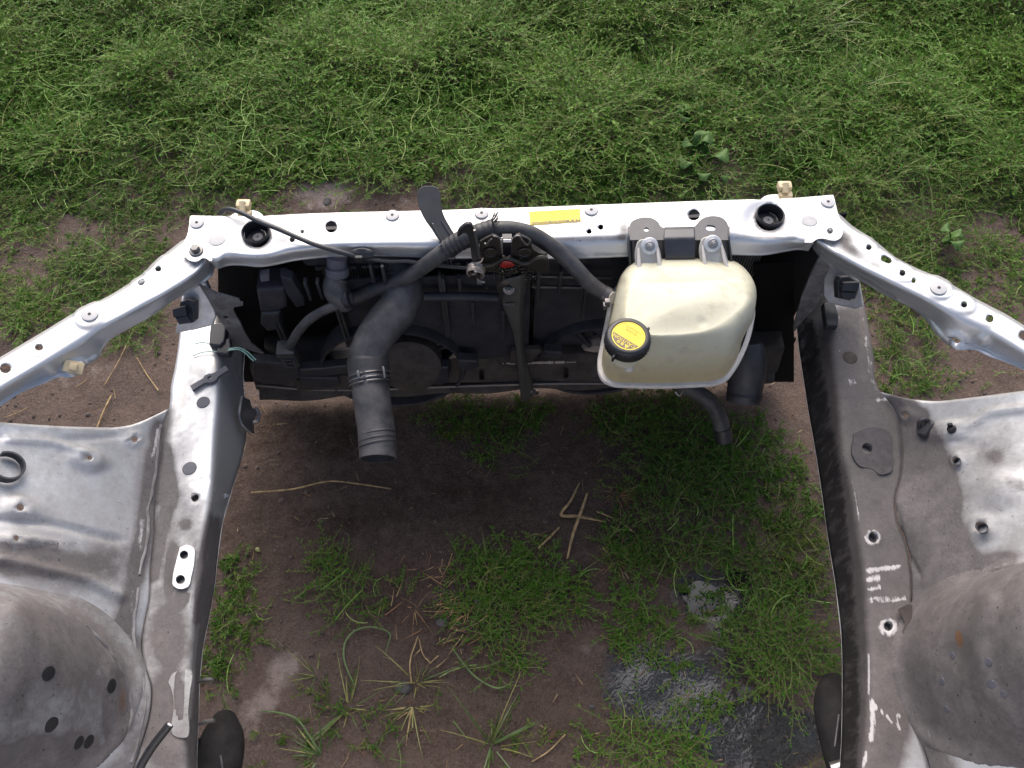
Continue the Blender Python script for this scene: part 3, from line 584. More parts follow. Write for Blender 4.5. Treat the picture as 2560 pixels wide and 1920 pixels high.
# --- hardware that sits on the panels
def on(S, u, v): 
    p, n = hit(S, u, v)
    return (p, n) if p is not None else (U(u, v, .6), np.array([0, 0, 1.]))
def disc(S, u, v, rpx, name, mat, prof=None, h=.003, hole=.0, ell=(1, 1), off=0., parent=None):
    p, n = on(S, u, v); r_ = rpx*px_m(p); p = p+n*off
    if prof is None: prof = [(r_*.99, -.001), (r_, h*.4), (r_*.93, h*.9), (r_*.80, h)] + ([(r_*hole*1.6, h), (r_*hole, h*.75), (r_*hole*.95, -.001)] if hole else [(.0001, h*1.05)])
    else: prof = [(a*r_, b*r_) for a, b in prof]
    V, F = lathe(prof, p, n, 26, ell=ell); return mesh_obj(name, V, F, mat, parent or S.o)
caps = [(support, 493, 559), (support, 981, 540), (support, 1204, 535), (support, 1478, 527), (support, 2069, 507), (fenL, 225, 788), (fenR, 2346, 722)]
for S, u, v in caps:
    d_ = disc(S, u, v, 17.5 if S is support else 20.5, 'rubber_buffer', M['nylon'], h=.0035, hole=.0)
    p, n = on(S, u, v); V, F = lathe([(.0028, 0), (.0026, .0006), (.0001, .0007)], p+n*.0036, n, 12); mesh_obj('buffer_hole', V, F, M['hole'], S.o)
for S, u, v, e in ((support, 542, 601, (1.12, .95)), (support, 2023, 553, (1.1, .95))): disc(S, u, v, 19, 'blanking_plug', simple('ground_plug', (.36, .36, .38), .6, .3, dust=(.5, .5, .5), dust_amt=.6), h=.0012, ell=e)
# hood bumper seats: black cups with a grey washer sunk in them
for u, v in ((640, 582), (1925, 540)):
    p = U(u, v, ZS-.004); s = px_m(p); r_ = 34*s
    cup = MB().add(*lathe([(r_*1.02, -.004), (r_*1.05, .004), (r_*1.0, .006), (r_*.93, .0045), (r_*.90, -.004), (r_*.86, -.016), (r_*.5, -.018), (.0001, -.018)], p, (0, 0, 1), 36, cap0=False)).build('bumper_seat', M['black'], support.o)
    V, F = lathe([(r_*.41, -.018), (r_*.40, -.012), (r_*.36, -.011), (r_*.09, -.011), (r_*.07, -.0125), (.0001, -.0125)], p, (0, 0, 1), 26); mesh_obj('bumper_washer', V, F, M['plug'], support.o)
    a_ = [p+np.array([r_*.62*math.cos(t), r_*.62*math.sin(t), -.009]) for t in np.linspace(-.2, 1.3, 8)]
    V, F = tube(a_, .0008, 6); mesh_obj('seat_clip_wire', V, F, M['darksteel'], support.o)
def hexbolt(S, u, v, rpx, mat, name='bolt', parent=None, stud=False, fl=1.0, p=None, n=None):
    if p is None: p, n = on(S, u, v)
    r_ = rpx*px_m(p); m = MB(); m.add(*lathe([(r_*fl, 0), (r_*fl*1.01, r_*.12), (r_*fl*.92, r_*.22), (r_*.62, r_*.28)], p, n, 26))
    m.add(*lathe([(r_*.66, r_*.24), (r_*.66, r_*.75), (r_*.56, r_*.92), (r_*.2, r_*.93)], p, n, 6, rot=random.uniform(0, 1)))
    if stud: m.add(*lathe([(r_*.33, r_*.5), (r_*.33, r_*1.35), (r_*.27, r_*1.45), (r_*.15, r_*1.45)], p, n, 14))
    return m.build(name, mat, parent or S.o, sharp=30)
hexbolt(endL, 491, 628, 17.5, M['darksteel'])
# threaded rings in the holes
def ring(S, u, v, rpx, mat, depth=.012, name='weld_nut'):
    p, n = on(S, u+rpx*1.25, v)
    p = p + (U(u, v, p[2])-U(u+rpx*1.25, v, p[2])); r_ = rpx*px_m(p)
    V, F = lathe([(r_*1.02, -.0005), (r_*1.0, -.001), (r_*.86, -.002), (r_*.82, -depth*.4), (r_*.78, -depth*.45), (r_*.74, -depth), (.0001, -depth)], p, n, 22, cap0=False)
    return mesh_obj(name, V, F, mat, S.o)
ring(endR, 2075, 577, 8.5, M['steel'])
for S, u, v, r_ in ((railL, 488, 1245, 10.5), (railL, 460, 1387, 12), (railL, 451, 1449, 12.5), (railR, 2183, 1344, 14), (railR, 2220, 1566, 12.5), (railR, 2168, 1120, 14), (aprR, 2455, 1319, 13.5), (aprR, 2392, 1153, 9.5), (fenL, 396, 674, 7.8), (fenR, 2172, 620, 7.4), (fenR, 2256, 684, 7.8), (fenR, 2410, 763, 7.8)):
    ring(S, u, v, r_, M['darksteel'])
for S, u, v, r_ in ((railL, 508, 1006, 16.5), (railL, 474, 1171, 18)): disc(S, u, v, r_, 'blanking_plug', M['plug'], h=.0012)
disc(railR, 2125, 894, 18, 'blanking_plug', M['crud'], h=.0012)
for u, v, r_, e in ((121, 1684, 20, (1, 1)), (279, 1715, 19, (1, 1)), (128, 1812, 21, (1, 1)), (197, 1857, 18, (1, 1)), (222, 1854, 18, (1, 1))): disc(towL, u, v, r_*.92, 'rubber_plug', M['hole'], h=.001)
for u, v, r_ in ((2381, 1638, 9), (2355, 1703, 10), (2472, 1655, 10), (2480, 1711, 12), (2509, 1735, 9), (2366, 1772, 9)): disc(towR, u, v, r_, 'tower_plug', M['plug'], h=.001)
# white push clip and a beige clip on the left fender rail
disc(fenL, 353, 706, 15, 'push_clip', M['nylon'], prof=[(1, -.05), (1, .2), (.8, .35), (.75, .6), (.5, .75), (.0001, .75)])
p, n = on(fenL, 185, 918); x_, y_, z_ = frame_of(n)
m = MB().add(*box(p+n*.004, (x_, y_, z_), (.030, .020, .008), .002)).add(*box(p+n*.010, (x_, y_, z_), (.012, .012, .008), .002)); m.build('square_clip', M['beige'], fenL.o)

# ------------------------------------------------------------------ inside the front: crossmember, struts, brackets of the body
nY = np.array([YAW, -1, 0.]); nY /= np.linalg.norm(nY); xY = np.array([1, YAW, 0.])/np.linalg.norm([1, YAW, 0])
AXY = (xY, -nY, np.array([0, 0, 1.]))
def py(x, yb, z): return np.array([x, yb+YAW*x, z])
def slab(yb, px, th, mat, name, parent, bev=0., holes=(), n=nY, dirt_shade=.55):
    V, F = prism([UY(u, v, yb) for u, v in px], n, th, bev, [[UY(u, v, yb) for u, v in h] for h in holes]); return mesh_obj(name, V, F, mat, parent, smooth=False, attrs={'dirt': np.full(len(V), dirt_shade)})
# lower crossmember: a folded beam with slots, rust and pale scale on its top edge
xs = np.linspace(-.57, .60, 40)
def row(yb, z, wob=0): return np.array([py(x, yb+wob*math.sin(x*31), z+wob*math.sin(x*17+1)) for x in xs])
cm = sheet('lower_crossmember', [row(1.03, .325), row(.945, .33, .001), row(.925, .262, .002), row(.935, .25, .003), row(.915, .232, .004)], 60, (3, 6, 1, 3), (0, .008, .004, .004, 0), M['crud'], body,
           [slot(1204, 938, 13, 6, math.pi/2), slot(1415, 933, 13, 6, math.pi/2)], [('e', 1290, 890, 60, 24, 0, .012, .4)], smooth_s=True, up=(0, -1, .4))
scp = np.linspace(1255, 1440, 40); V = []; F = []
for i, u in enumerate(scp):
    w_ = (2.2+2.2*abs(math.sin(i*1.7))*random.random())*(1 if 3 < i < 34 else .4); V += [UY(u, 909-w_-(u-1255)*.02, .931), UY(u, 909+w_-(u-1255)*.02, .929)]
F = [(2*i, 2*i+1, 2*i+3, 2*i+2) for i in range(39) if random.random() > .14]
o_ = mesh_obj('flaking_scale', V, F, M['filler'], cm.o, smooth=False); md = o_.modifiers.new('thickness', 'SOLIDIFY'); md.thickness = .001
V, F = tube([UY(u, v, .925) for u, v in ((640, 962), (760, 972), (900, 974), (1060, 968), (1200, 963), (1400, 958), (1560, 958))], .004, 6); mesh_obj('crossmember_seam', V, F, M['darksteel'], cm.o)
for u, v, w_, h_ in ((690, 935, 60, 30), (800, 958, 50, 14), (1090, 940, 34, 26), (1170, 915, 26, 14), (1385, 890, 22, 10)):
    slab(.905, [(u-w_, v-h_), (u+w_*.9, v-h_*.8), (u+w_, v+h_*.3), (u+w_*.4, v+h_), (u-w_*.6, v+h_*.8), (u-w_, v+h_*.2)], .02, M['shroud'], 'lower_bracket', body, .004)
tb = slab(.930, [(1277, 882), (1283, 876), (1350, 874), (1358, 880), (1335, 897), (1330, 912), (1272, 912)], .012, M['crud'], 'crossmember_tab', body, .003)
# strut from the latch down to the crossmember, folded along its length
sl_ = [(1256, 700), (1256, 718), (1259, 736), (1256, 758), (1268, 790), (1282, 830), (1290, 875), (1295, 930), (1303, 1003)]
sf_ = [(1300, 690), (1300, 720), (1300, 745), (1299, 765), (1299, 800), (1299, 835), (1302, 880), (1308, 930), (1311, 1006)]
sr_ = [(1318, 680), (1314, 720), (1311, 745), (1310, 765), (1309, 800), (1310, 835), (1312, 885), (1324, 925), (1337, 985)]
PYL = lambda P, y0: np.array([UY(u, v, y0) for u, v in P])
strut = sheet('latch_support_strut', [PYL(sl_, .885), PYL(sf_, .878), PYL(sr_, .895)], 60, (4, 3), (0, .003, 0), M['strut'], body, [slot(1274, 758, 10, 2.4, -.05)], [('e', 1272, 725, 20, 24, 0, .003, .5)], th=.002, up=(0, -1, 0))
hexbolt(strut, 1332, 980, 9, M['darksteel'])
# left side bracket: a pale diagonal stay with a wing, and the stamped bracket it is welded to
lp = [(497, 712), (520, 722), (540, 732), (597, 748), (601, 756), (607, 756), (607, 764), (585, 768), (583, 775), (590, 790), (600, 806), (612, 832), (628, 858), (660, 884), (650, 884), (612, 872), (590, 858), (545, 793), (515, 740)]
slab(.905, lp, .003, M['paint_dirty'], 'diagonal_stay', body, .0, [slot(565, 794, 7, 4.5, .3)])
slab(.90, [(455, 722), (500, 712), (524, 750), (541, 790), (536, 806), (500, 812), (446, 818), (446, 806), (452, 790)], .02, M['paint_dirty'], 'stamped_bracket', body, .004, n=np.array([.2, -.8, .55]), dirt_shade=.12)
slab(.92, [(2063, 690), (2085, 668), (2150, 704), (2150, 752), (2132, 758), (2068, 752), (2058, 738)], .02, M['paint_dirty'], 'stamped_bracket', body, .004, n=np.array([-.2, -.8, .55]), dirt_shade=.3)
slab(.925, [(2050, 640), (2076, 668), (2060, 700), (2055, 735), (2040, 770), (2000, 810), (1984, 832), (1983, 820), (2005, 740), (2030, 680)], .004, M['paint_dirty'], 'diagonal_stay', body)
# side walls of the radiator opening
for sx, u0, u1 in ((-1, 545, 660), (1, 1885, 1985)):
    slab(.99, [(u0, 660), (u1, 655), (u1, 955), (u0, 955)], .004, M['void'], 'radiator_side_panel', body)
mb = MB(); mb.add(*box(py(.03, 1.036, .43), AXY, (1.22, .006, .46), .002)); mb.build('air_guide', M['void'], body); mb = MB(); mb.add(*box(py(.03, 1.045, .115), AXY, (1.30, .008, .19), .002)); mb.build('splash_shield', M['void'], body)  # low front shield is unseen, added to keep light out of the bay
# hook bracket on the inner face of the left rail
P_ = [U(606, 990, .47), U(602, 1010, .465), U(599, 1040, .46), U(605, 1060, .45), U(625, 1080, .43)]; Q_ = [U(625, 1000, .44), U(632, 1020, .435), U(640, 1025, .43), U(635, 1055, .42), U(636, 1085, .41)]
m = MB(); V = [p for a in zip(cat_rom(P_, 20), cat_rom(Q_, 20)) for p in a]; m.add(V, [(2*i, 2*i+1, 2*i+3, 2*i+2) for i in range(19)])
m.add(*tube(cat_rom(P_, 20), .0032, 8)); m.add(*tube([U(638, 1020, .43), U(646, 1035, .425), U(643, 1052, .42), U(632, 1055, .42)], .004, 8))
m.build('hook_bracket', M['darksteel'], railL.o)
for v0, e in ((1700, (533, 1699)), (1805, (535, 1801))):
    V, F = tube([U(497, v0+4, .44), U(512, v0, .45), U(e[0], e[1], .455)], .0035, 10, n=14); mesh_obj('threaded_stud', V, F, M['steel'], railL.o)
hexbolt(railL, 565, 1240, 8, M['steel']); 
# behind the camera: the rest of the body that shades the bay (bulkhead, cowl, windscreen, pillars, roof)
m = MB(); m.add(*box((0, -.16, .60), IDA, (1.36, .03, .72), .01)); m.build('bulkhead', M['paint_dirty'], body)
m = MB(); m.add(*box((0, -.26, .955), IDA, (1.46, .22, .03), .012)); m.build('cowl_panel', M['black'], body)
WS = [(-.70, -.36, .97), (.70, -.36, .97), (.56, -1.02, 1.42), (-.56, -1.02, 1.42)]
V, F = prism([np.array(p) for p in WS], (0, .56, .83), .006); mesh_obj('windscreen', V, F, M['glass'], body, smooth=False)
for s in (-1, 1):
    V, F = tube([(s*.735, -.30, .93), (s*.72, -.45, 1.04), (s*.59, -1.02, 1.435), (s*.57, -1.25, 1.47)], [.035, .032, .032, .034], 10); mesh_obj('windscreen_pillar', V, F, M['paint'], body)
m = MB(); m.add(*box((0, -1.75, 1.45), IDA, (1.2, 1.5, .035), .016)); m.build('roof', M['paint'], body)
for s in (-1, 1):
    m = MB(); m.add(*box((s*.80, -1.65, .62), IDA, (.10, 2.6, .72), .03)); m.build('body_side', M['paint'], body)

# ------------------------------------------------------------------ radiator with its two fans
rad = thing('radiator_pack', 'dusty black radiator and fan shroud in the dark below the silver crossbar', 'radiator', (0, .96, .23))
m, n, b = new_mat('radiator_fins'); wv = N(n, 'TexWave', wave_type='BANDS', bands_direction='X'); wv.inputs['Scale'].default_value = 55; wv.inputs['Distortion'].default_value = .3
g = N(n, 'NewGeometry'); g.name = 'coord'; L(n, g.outputs['Position'], wv.inputs['Vector'])
L(n, mix(n, wv.outputs['Fac'], (.008, .008, .009), mix(n, noise(n, 30, 5), (.10, .095, .088), (.22, .20, .18))), b.inputs['Base Color']); b.inputs['Roughness'].default_value = .7; bump(n, b, wv.outputs['Fac'], .8, .003); M['fins'] = m
mb = MB(); mb.add(*box(py(.06, 1.015, .45), AXY, (.86, .03, .42), .003)); mb.build('radiator_core', M['fins'], rad)
mb = MB(); mb.add(*box(py(.06, .99, .665), AXY, (.90, .05, .055), .014)); tank = mb.build('top_tank', M['shroud'], rad)
mb = MB()
for i in range(40): mb.add(*box(py(-.36+i*.0215, .962, .640), AXY, (.011, .004, .008), .001))
mb.build('tank_crimps', M['connector'], tank)
def fan(px, yb, r_, name_rot, nbl, matb):
    c = UY(*px, yb); F_ = MB(); F_.add(*lathe([(.052, 0), (.055, .012), (.050, .028), (.038, .034), (.0001, .035)], c, nY, 28)); hub = F_.build('fan_motor', M['taupe'], rad)
    for k in range(nbl):
        a0 = name_rot+2*math.pi*k/nbl; V = []; F = []
        for i, rr in enumerate(np.linspace(.045, r_, 7)):
            wdt = .36+.24*(i/6)
            for j, t in enumerate(np.linspace(-wdt, wdt, 6)):
                an = a0+t+.35*(i/6)**2; V.append(c+xY*rr*math.cos(an)+np.array([0, 0, 1])*rr*math.sin(an)+nY*(.004+.022*(j/5-.5)*(1-.3*i/6)))
        for i in range(6):
            for j in range(5): F.append((i*6+j, i*6+j+1, i*6+j+7, i*6+j+6))
        o = mesh_obj('fan_blade', V, F, matb, hub); md = o.modifiers.new('thickness', 'SOLIDIFY'); md.thickness = .003
    return c
cL = UY(985, 888, .965); cR = UY(1495, 868, .985)
fan((985, 888), .962, .142, .55, 5, M['taupe']); fan((1495, 868), .985, .128, .3, 7, M['shroud'])
def ring_hole(c, r_, yb, n=40): return [c+xY*r_*math.cos(t)+np.array([0, 0, 1])*r_*math.sin(t) for t in np.linspace(0, 2*math.pi, n, endpoint=False)]
def shroud(c, r_, x0, x1, z0, z1, yb):
    P = [py(x0, yb, z0), py(x1, yb, z0), py(x1, yb, z1), py(x0, yb, z1)]
    cc = py(c[0], yb, c[2])
    V, F = prism(P, nY, .004, holes=[ring_hole(cc, r_, yb)]); mb = MB().add(V, F)
    # collar round the opening and stiffening ribs
    mb.add(*lathe([(r_, -.03), (r_, .022), (r_+.006, .024), (r_+.008, .02), (r_+.008, -.004)], cc, nY, 48, cap0=False, cap1=False))
    return mb.build('fan_shroud', M['shroud'], rad, smooth=True, sharp=30)
shL = shroud(cL, .149, -.345, .035, .26, .625, .945); shR = shroud(cR, .135, .045, .40, .26, .645, .965)
for S_, c, r_, yb, k in ((shL, cL, .149, .942, 4), (shR, cR, .135, .962, 4)):
    for i in range(k):
        a = .5+i*2*math.pi/k; p0 = py(c[0], yb, c[2])+xY*.05*math.cos(a)+np.array([0, 0, .05*math.sin(a)]); p1 = py(c[0], yb, c[2])+xY*r_*math.cos(a)+np.array([0, 0, r_*math.sin(a)])
        V, F = tube([p0, p1], .006, 6, n=4, smooth=True); mesh_obj('shroud_arm', V, F, M['shroud'], S_)
mb = MB(); 
for u, v0, v1 in ((1108, 683, 838), (1116, 690, 836), (1183, 750, 812), (1258, 770, 840), (856, 765, 862), (868, 765, 875), (700, 800, 858), (710, 800, 860), (1345, 665, 760), (1400, 672, 730), (1462, 690, 790), (1150, 690, 735), (930, 660, 700), (960, 660, 705), (770, 700, 745), (800, 700, 742)):
    a, b_ = UY(u, v0, .93), UY(u, v1, .93); V, F = box((a+b_)/2, AXY, (.006, .014, abs(a[2]-b_[2])), .0015); mesh_obj('shroud_rib', V, F, M['connector'], rad)
for v0_ in (690, 716): 
    V, F = tube([UY(u, v0_+(u-1330)*.02, .94) for u in (1330, 1400, 1480, 1530)], .004, 6); mesh_obj('shroud_rib', V, F, M['connector'], rad)
V, F = tube([UY(u, v, .92) for u, v in ((1060, 742), (1120, 741), (1180, 742), (1245, 744))], .009, 10); mesh_obj('cooler_pipe', V, F, M['shroud'], rad)
slab(.93, [(640, 725), (712, 722), (718, 770), (700, 778), (650, 782)], .05, M['shroud'], 'resonator_box', rad, .008)
slab(.925, [(652, 785), (700, 782), (706, 826), (668, 832), (651, 815)], .04, M['connector'], 'resonator_box', rad, .008, )
slab(.93, [(700, 690), (730, 700), (760, 745), (762, 765), (740, 770), (715, 735)], .02, M['shroud'], 'shroud_bracket', rad, .003)
slab(.932, [(649, 690), (672, 685), (674, 703), (652, 706)], .012, M['plug'], 'pipe_plug', rad, .002)
slab(.91, [(740, 925), (800, 922), (868, 915), (870, 935), (760, 948), (738, 946)], .02, M['connector'], 'lower_duct', rad, .004)
slab(.915, [(740, 952), (870, 940), (872, 975), (742, 978)], .012, M['crud'], 'lower_mount', rad, .004)
V, F = lathe([(.066, -.03), (.066, .004), (.058, .010), (.03, .012), (.0001, .012)], UY(1025, 915, .905), np.array([.02, -.93, .36]), 30); mesh_obj('dusty_motor_cover', V, F, M['crud'], rad)
slab(.925, [(985, 940), (1080, 935), (1120, 905), (1128, 930), (1090, 955), (985, 962)], .02, M['shroud'], 'lower_duct', rad, .004)

# ------------------------------------------------------------------ coolant hoses
bh = thing('bypass_hose', 'thin black rubber hose arching over the latch from the tee to the coolant tank', 'hose', UY(1180, 640, .90))
hp = [(855, 752, .578), (880, 746, .580), (940, 723, .605), (1000, 700, .640), (1050, 672, .675), (1105, 633, .725), (1145, 606, .748), (1180, 590, .762), (1225, 576, .768), (1278, 573, .766), (1325, 584, .757), (1370, 610, .735), (1415, 645, .71), (1440, 672, .695), (1470, 704, .672), (1500, 728, .655), (1523, 741, .648)]
HP = [U(*p) for p in hp]; V, F = tube(HP, .0142, 20, n=140); mesh_obj('rubber_hose', V, F, M['hose'], bh)
# braided sleeve with a frayed end, drawn over the middle of the hose
Q = cat_rom(HP, 400); q = proj(Q); i0 = int(np.argmin(np.abs(q[:, 0]-1118))); i1 = int(np.argmin(np.abs(q[:, 0]-1236)))
Ps = Q[i0:i1]; m, n, b = new_mat('black_braid'); g = N(n, 'NewGeometry'); g.name = 'coord'
ck = N(n, 'TexChecker'); uvn = N(n, 'Attribute', attribute_name='braid', attribute_type='GEOMETRY'); L(n, uvn.outputs['Vector'], ck.inputs['Vector']); ck.inputs['Scale'].default_value = 1
L(n, mix(n, ck.outputs['Fac'], (.008, .008, .009), (.055, .056, .064)), b.inputs['Base Color']); b.inputs['Roughness'].default_value = .45; bump(n, b, ck.outputs['Fac'], .5, .001); M['braid'] = m
seg, nn_ = 32, 70; rs = [.0168+.0006*math.sin(i*.9)+(.0022*max(0, (i-60)/10) if i > 60 else 0) for i in range(nn_)]
V, F = tube(cat_rom(Ps, nn_), rs, seg, n=nn_, closed_ends=False, smooth=False); o = mesh_obj('braided_sleeve', V, F, M['braid'], bh, sharp=0)
at = o.data.attributes.new('braid', 'FLOAT_VECTOR', 'POINT'); A = np.zeros((len(V), 3))
for i in range(nn_):
    for k in range(seg): A[i*seg+k] = (i*1.6+k*1.0+.01, i*1.6-k*1.0+.01, .5)
at.data.foreach_set('vector', A.ravel())
mb = MB(); e = Q[i1]; t_ = Q[i1]-Q[i1-6]; t_ /= np.linalg.norm(t_); x_, y_, z_ = frame_of(t_)
for k in range(90):
    c = random.uniform(0, 2*math.pi); d = x_*math.cos(c)+y_*math.sin(c)
    if d[2] < -.4: continue
    p0 = e-t_*.006+d*.0165; ln = random.uniform(.008, .022); mb.add(*tube([p0, p0+t_*ln*.5+d*ln*.35, p0+t_*ln*.8+d*ln*.8+np.array([0, 0, random.uniform(-.002, .004)])], .0005, 4, n=5))
e2 = Q[i0]; t2 = Q[i0]-Q[i0+6]; t2 /= np.linalg.norm(t2); x_, y_, z_ = frame_of(t2)
for k in range(50):
    c = random.uniform(0, 2*math.pi); d = x_*math.cos(c)+y_*math.sin(c); p0 = e2-t2*.004+d*.0165; ln = random.uniform(.005, .014); mb.add(*tube([p0, p0+t2*ln*.5+d*ln*.2, p0+t2*ln*.5+d*ln*.6-np.array([0, 0, ln*.5])], .0005, 4, n=4))
mb.build('frayed_strands', M['black'], o)
for q0, q1 in ((1506, 1524),):
    a_, b_ = int(np.argmin(np.abs(q[:, 0]-q0))), len(Q)-1
    V, F = tube(Q[a_:b_], .0155, 18, n=8, closed_ends=False); mesh_obj('hose_clamp', V, F, M['darksteel'], bh)
mb = MB().add(*box(U(1518, 757, .66), AXY, (.010, .010, .016), .002)).add(*box(U(1512, 765, .655), AXY, (.006, .010, .012), .001)); mb.build('clamp_ears', M['darksteel'], bh)
# neck, tee and the small branch
fn = [UY(843, 640, .955), UY(843, 668, .948), UY(845, 690, .94)]
V, F = tube(fn, [.0185, .0185, .0185], 18); mesh_obj('filler_neck', V, F, M['plug'], bh)
V, F = tube([UY(843, 668, .945), UY(843.5, 674, .943), UY(844, 684, .94)], [.0212, .0216, .0212], 20); cl = mesh_obj('neck_clamp', V, F, M['plug'], bh); 
V, F = tube([UY(845, 690, .938), UY(838, 706, .93), UY(838, 724, .918), UY(848, 742, .908), UY(862, 756, .902), UY(868, 766, .90)], [.0195, .0215, .0220, .0215, .0195, .015], 20); mesh_obj('rubber_elbow', V, F, M['hose'], bh)
V, F = tube([UY(864, 750, .90), UY(872, 747, .90), UY(876, 746, .90)], .0172, 18, n=6); mesh_obj('tee_collar', V, F, M['black'], bh)
V, F = tube([UY(850, 760, .895), UY(815, 774, .888), UY(778, 795, .882), UY(748, 826, .876), UY(728, 858, .874), UY(720, 872, .874)], [.0095, .0092, .009, .0088, .0088, .0088], 14); mesh_obj('branch_hose', V, F, M['hose'], bh)
# connector block at its end
cb = thing('sensor_plug', 'square grey electrical plug at the lower end of the thin curved branch hose', 'plug', UY(724, 915, .87))
c_ = UY(724, 884, .876); mb = MB(); mb.add(*box(c_, AXY, (.032, .028, .058), .003)); mb.add(*box(c_+np.array([0, -.004, .022]), AXY, (.036, .032, .016), .003)); hb = mb.build('housing', M['connector'], cb)
mb = MB(); p = c_+nY*.0155+np.array([0, 0, -.010])
for dx, dz, w_, h_ in ((-.009, 0, .003, .026), (.009, 0, .003, .026), (0, .012, .02, .003), (0, -.014, .02, .004), (0, 0, .010, .004), (.002, .006, .003, .008)): mb.add(*box(p+xY*dx+np.array([0, 0, dz]), AXY, (w_, .004, h_), .0008))
mb.build('latch_frame', M['hose'], hb)

rh = thing('radiator_hose', 'thick dusty black radiator hose hanging open over the bare soil', 'hose', U(940, 1140, .46))
rp = [(1006, 662, .625), (1007, 690, .615), (1008, 729, .604), (998, 765, .592), (966, 805, .582), (938, 845, .568), (923, 880, .555), (920, 905, .545)]
V, F = tube([U(*p) for p in rp], [.033, .0345, .0365, .0375, .0372, .0365, .036, .0365], 32, n=60); mesh_obj('rubber_hose', V, F, M['hose'], rh)
V, F = tube([U(1003, 668, .628), U(1003.5, 674, .624), U(1004, 682, .62)], .036, 26, n=6); mesh_obj('hose_clamp', V, F, M['darksteel'], rh)
V, F = tube([U(920, 896, .548), U(920, 903, .546), U(921, 918, .5425), U(922, 936, .538), U(923, 944, .536), U(924, 948, .535)], [.0365, .0385, .0388, .0382, .0385, .0360], 30, n=24); mesh_obj('joint_collar', V, F, M['rubber'], rh)
V, F = tube([U(922, 936, .538), U(923, 945, .536), U(924, 956, .533), U(925, 962, .532)], [.0355, .0372, .0372, .0355], 28, n=10); cl = mesh_obj('spring_clamp', V, F, M['darksteel'], rh)
def around(c, r_, a0, a1, nrm, n=16, dz=0): 
    x_, y_, z_ = frame_of(nrm); return [c+x_*r_*math.cos(t)+y_*r_*math.sin(t)+z_*dz for t in np.linspace(a0, a1, n)]
c1, c2 = U(922, 938, .538), U(925, 958, .533); ax = (c1-c2)/np.linalg.norm(c1-c2); mb = MB()
for dz in (-.010, -.003, .006): mb.add(*tube(around((c1+c2)/2, .0388, 0, 2*math.pi*.98, ax, 40, dz), .0016, 6, n=60))
mb.add(*box(U(897, 938, .568), (xY, ax, np.cross(xY, ax)), (.005, .016, .012), .001)); mb.add(*box(U(961, 932, .572), (xY, ax, np.cross(xY, ax)), (.004, .022, .012), .001)); mb.build('clamp_wire', M['darksteel'], cl)
Pp = [U(925, 955, .5335), U(930, 1000, .525), U(936, 1040, .517), U(941, 1075, .510), U(943, 1100, .5055), U(945, 1128, .500), U(945, 1147, .497)]
rr_ = [.0345, .0345, .0345, .0342, .0344, .0338, .0338]
V1, F1 = tube(Pp, rr_, 36, n=50, closed_ends=False); V2, F2 = tube(Pp[3:], [.031, .031, .0305, .0305], 36, n=20, closed_ends=False)
mb = MB().add(V1, F1).add(V2, [f[::-1] for f in F2]); o1, o2 = (50-1)*36, 50*36+(20-1)*36
mb.F += [(o1+k, o2+k, o2+(k+1) % 36, o1+(k+1) % 36) for k in range(36)]; mb.M += [0]*36
lowp = mb.build('lower_pipe', M['hose'], rh)
for vv, rr in ((1098, .0352), (1110, .0352), (1084, .0350)):
    c = U(943, vv, .506+.00018*(1100-vv)); d = U(944, vv+6, .506+.00018*(1094-vv)); V, F = tube([c, (c+d)/2, d], [rr-.001, rr, rr-.001], 30, n=6, closed_ends=False); mesh_obj('pipe_ridge', V, F, M['rubber'], lowp)

dh = thing('drain_hose', 'narrow grey rubber hose curving down below the coolant tank to the grass', 'hose', U(1815, 1105, .2))
V, F = tube([U(1690, 955, .36), U(1735, 978, .34), U(1775, 1005, .32), U(1798, 1045, .29), U(1806, 1078, .265)], [.0175, .0175, .0175, .0175, .0178], 18, n=40); mesh_obj('rubber_hose', V, F, M['hose'], dh)
V, F = tube([U(1805, 1070, .272), U(1808, 1086, .26), U(1810, 1102, .248)], [.0192, .0195, .0190], 18, n=8); mesh_obj('end_collar', V, F, M['black'], dh)
mb = MB(); mb.add(*tube([U(1688, 980, .40), U(1698, 990, .395), U(1708, 976, .40)], .0012, 6, n=12)); mb.build('clamp_wire', M['steel'], dh)
id_ = thing('intake_duct', 'wide black open ended duct hanging beside the right frame rail', 'duct', U(1860, 1010, .3))
Pp = [U(1868, 855, .46), U(1868, 890, .44), U(1868, 925, .42), U(1864, 960, .40), U(1860, 990, .385), U(1858, 1006, .377)]; rr_ = [.030, .036, .0375, .036, .035, .0345]
V1, F1 = tube(Pp, rr_, 30, n=36, closed_ends=False); V2, F2 = tube(Pp[2:], [.033, .033, .032, .0315], 30, n=14, closed_ends=False); mb = MB().add(V1, F1).add(V2, [f[::-1] for f in F2])
o1, o2 = 35*30, 36*30+13*30; mb.F += [(o1+k, o2+k, o2+(k+1) % 30, o1+(k+1) % 30) for k in range(30)]; mb.M += [0]*30; mb.F.append(tuple(range(30))); mb.M.append(0)
mb.build('duct_body', M['rubber'], id_)
V, F = tube([U(1862, 984, .388), U(1861, 990, .385), U(1860, 996, .382)], [.0362, .037, .0362], 28, n=6, closed_ends=False); mesh_obj('duct_lip', V, F, M['black'], id_)

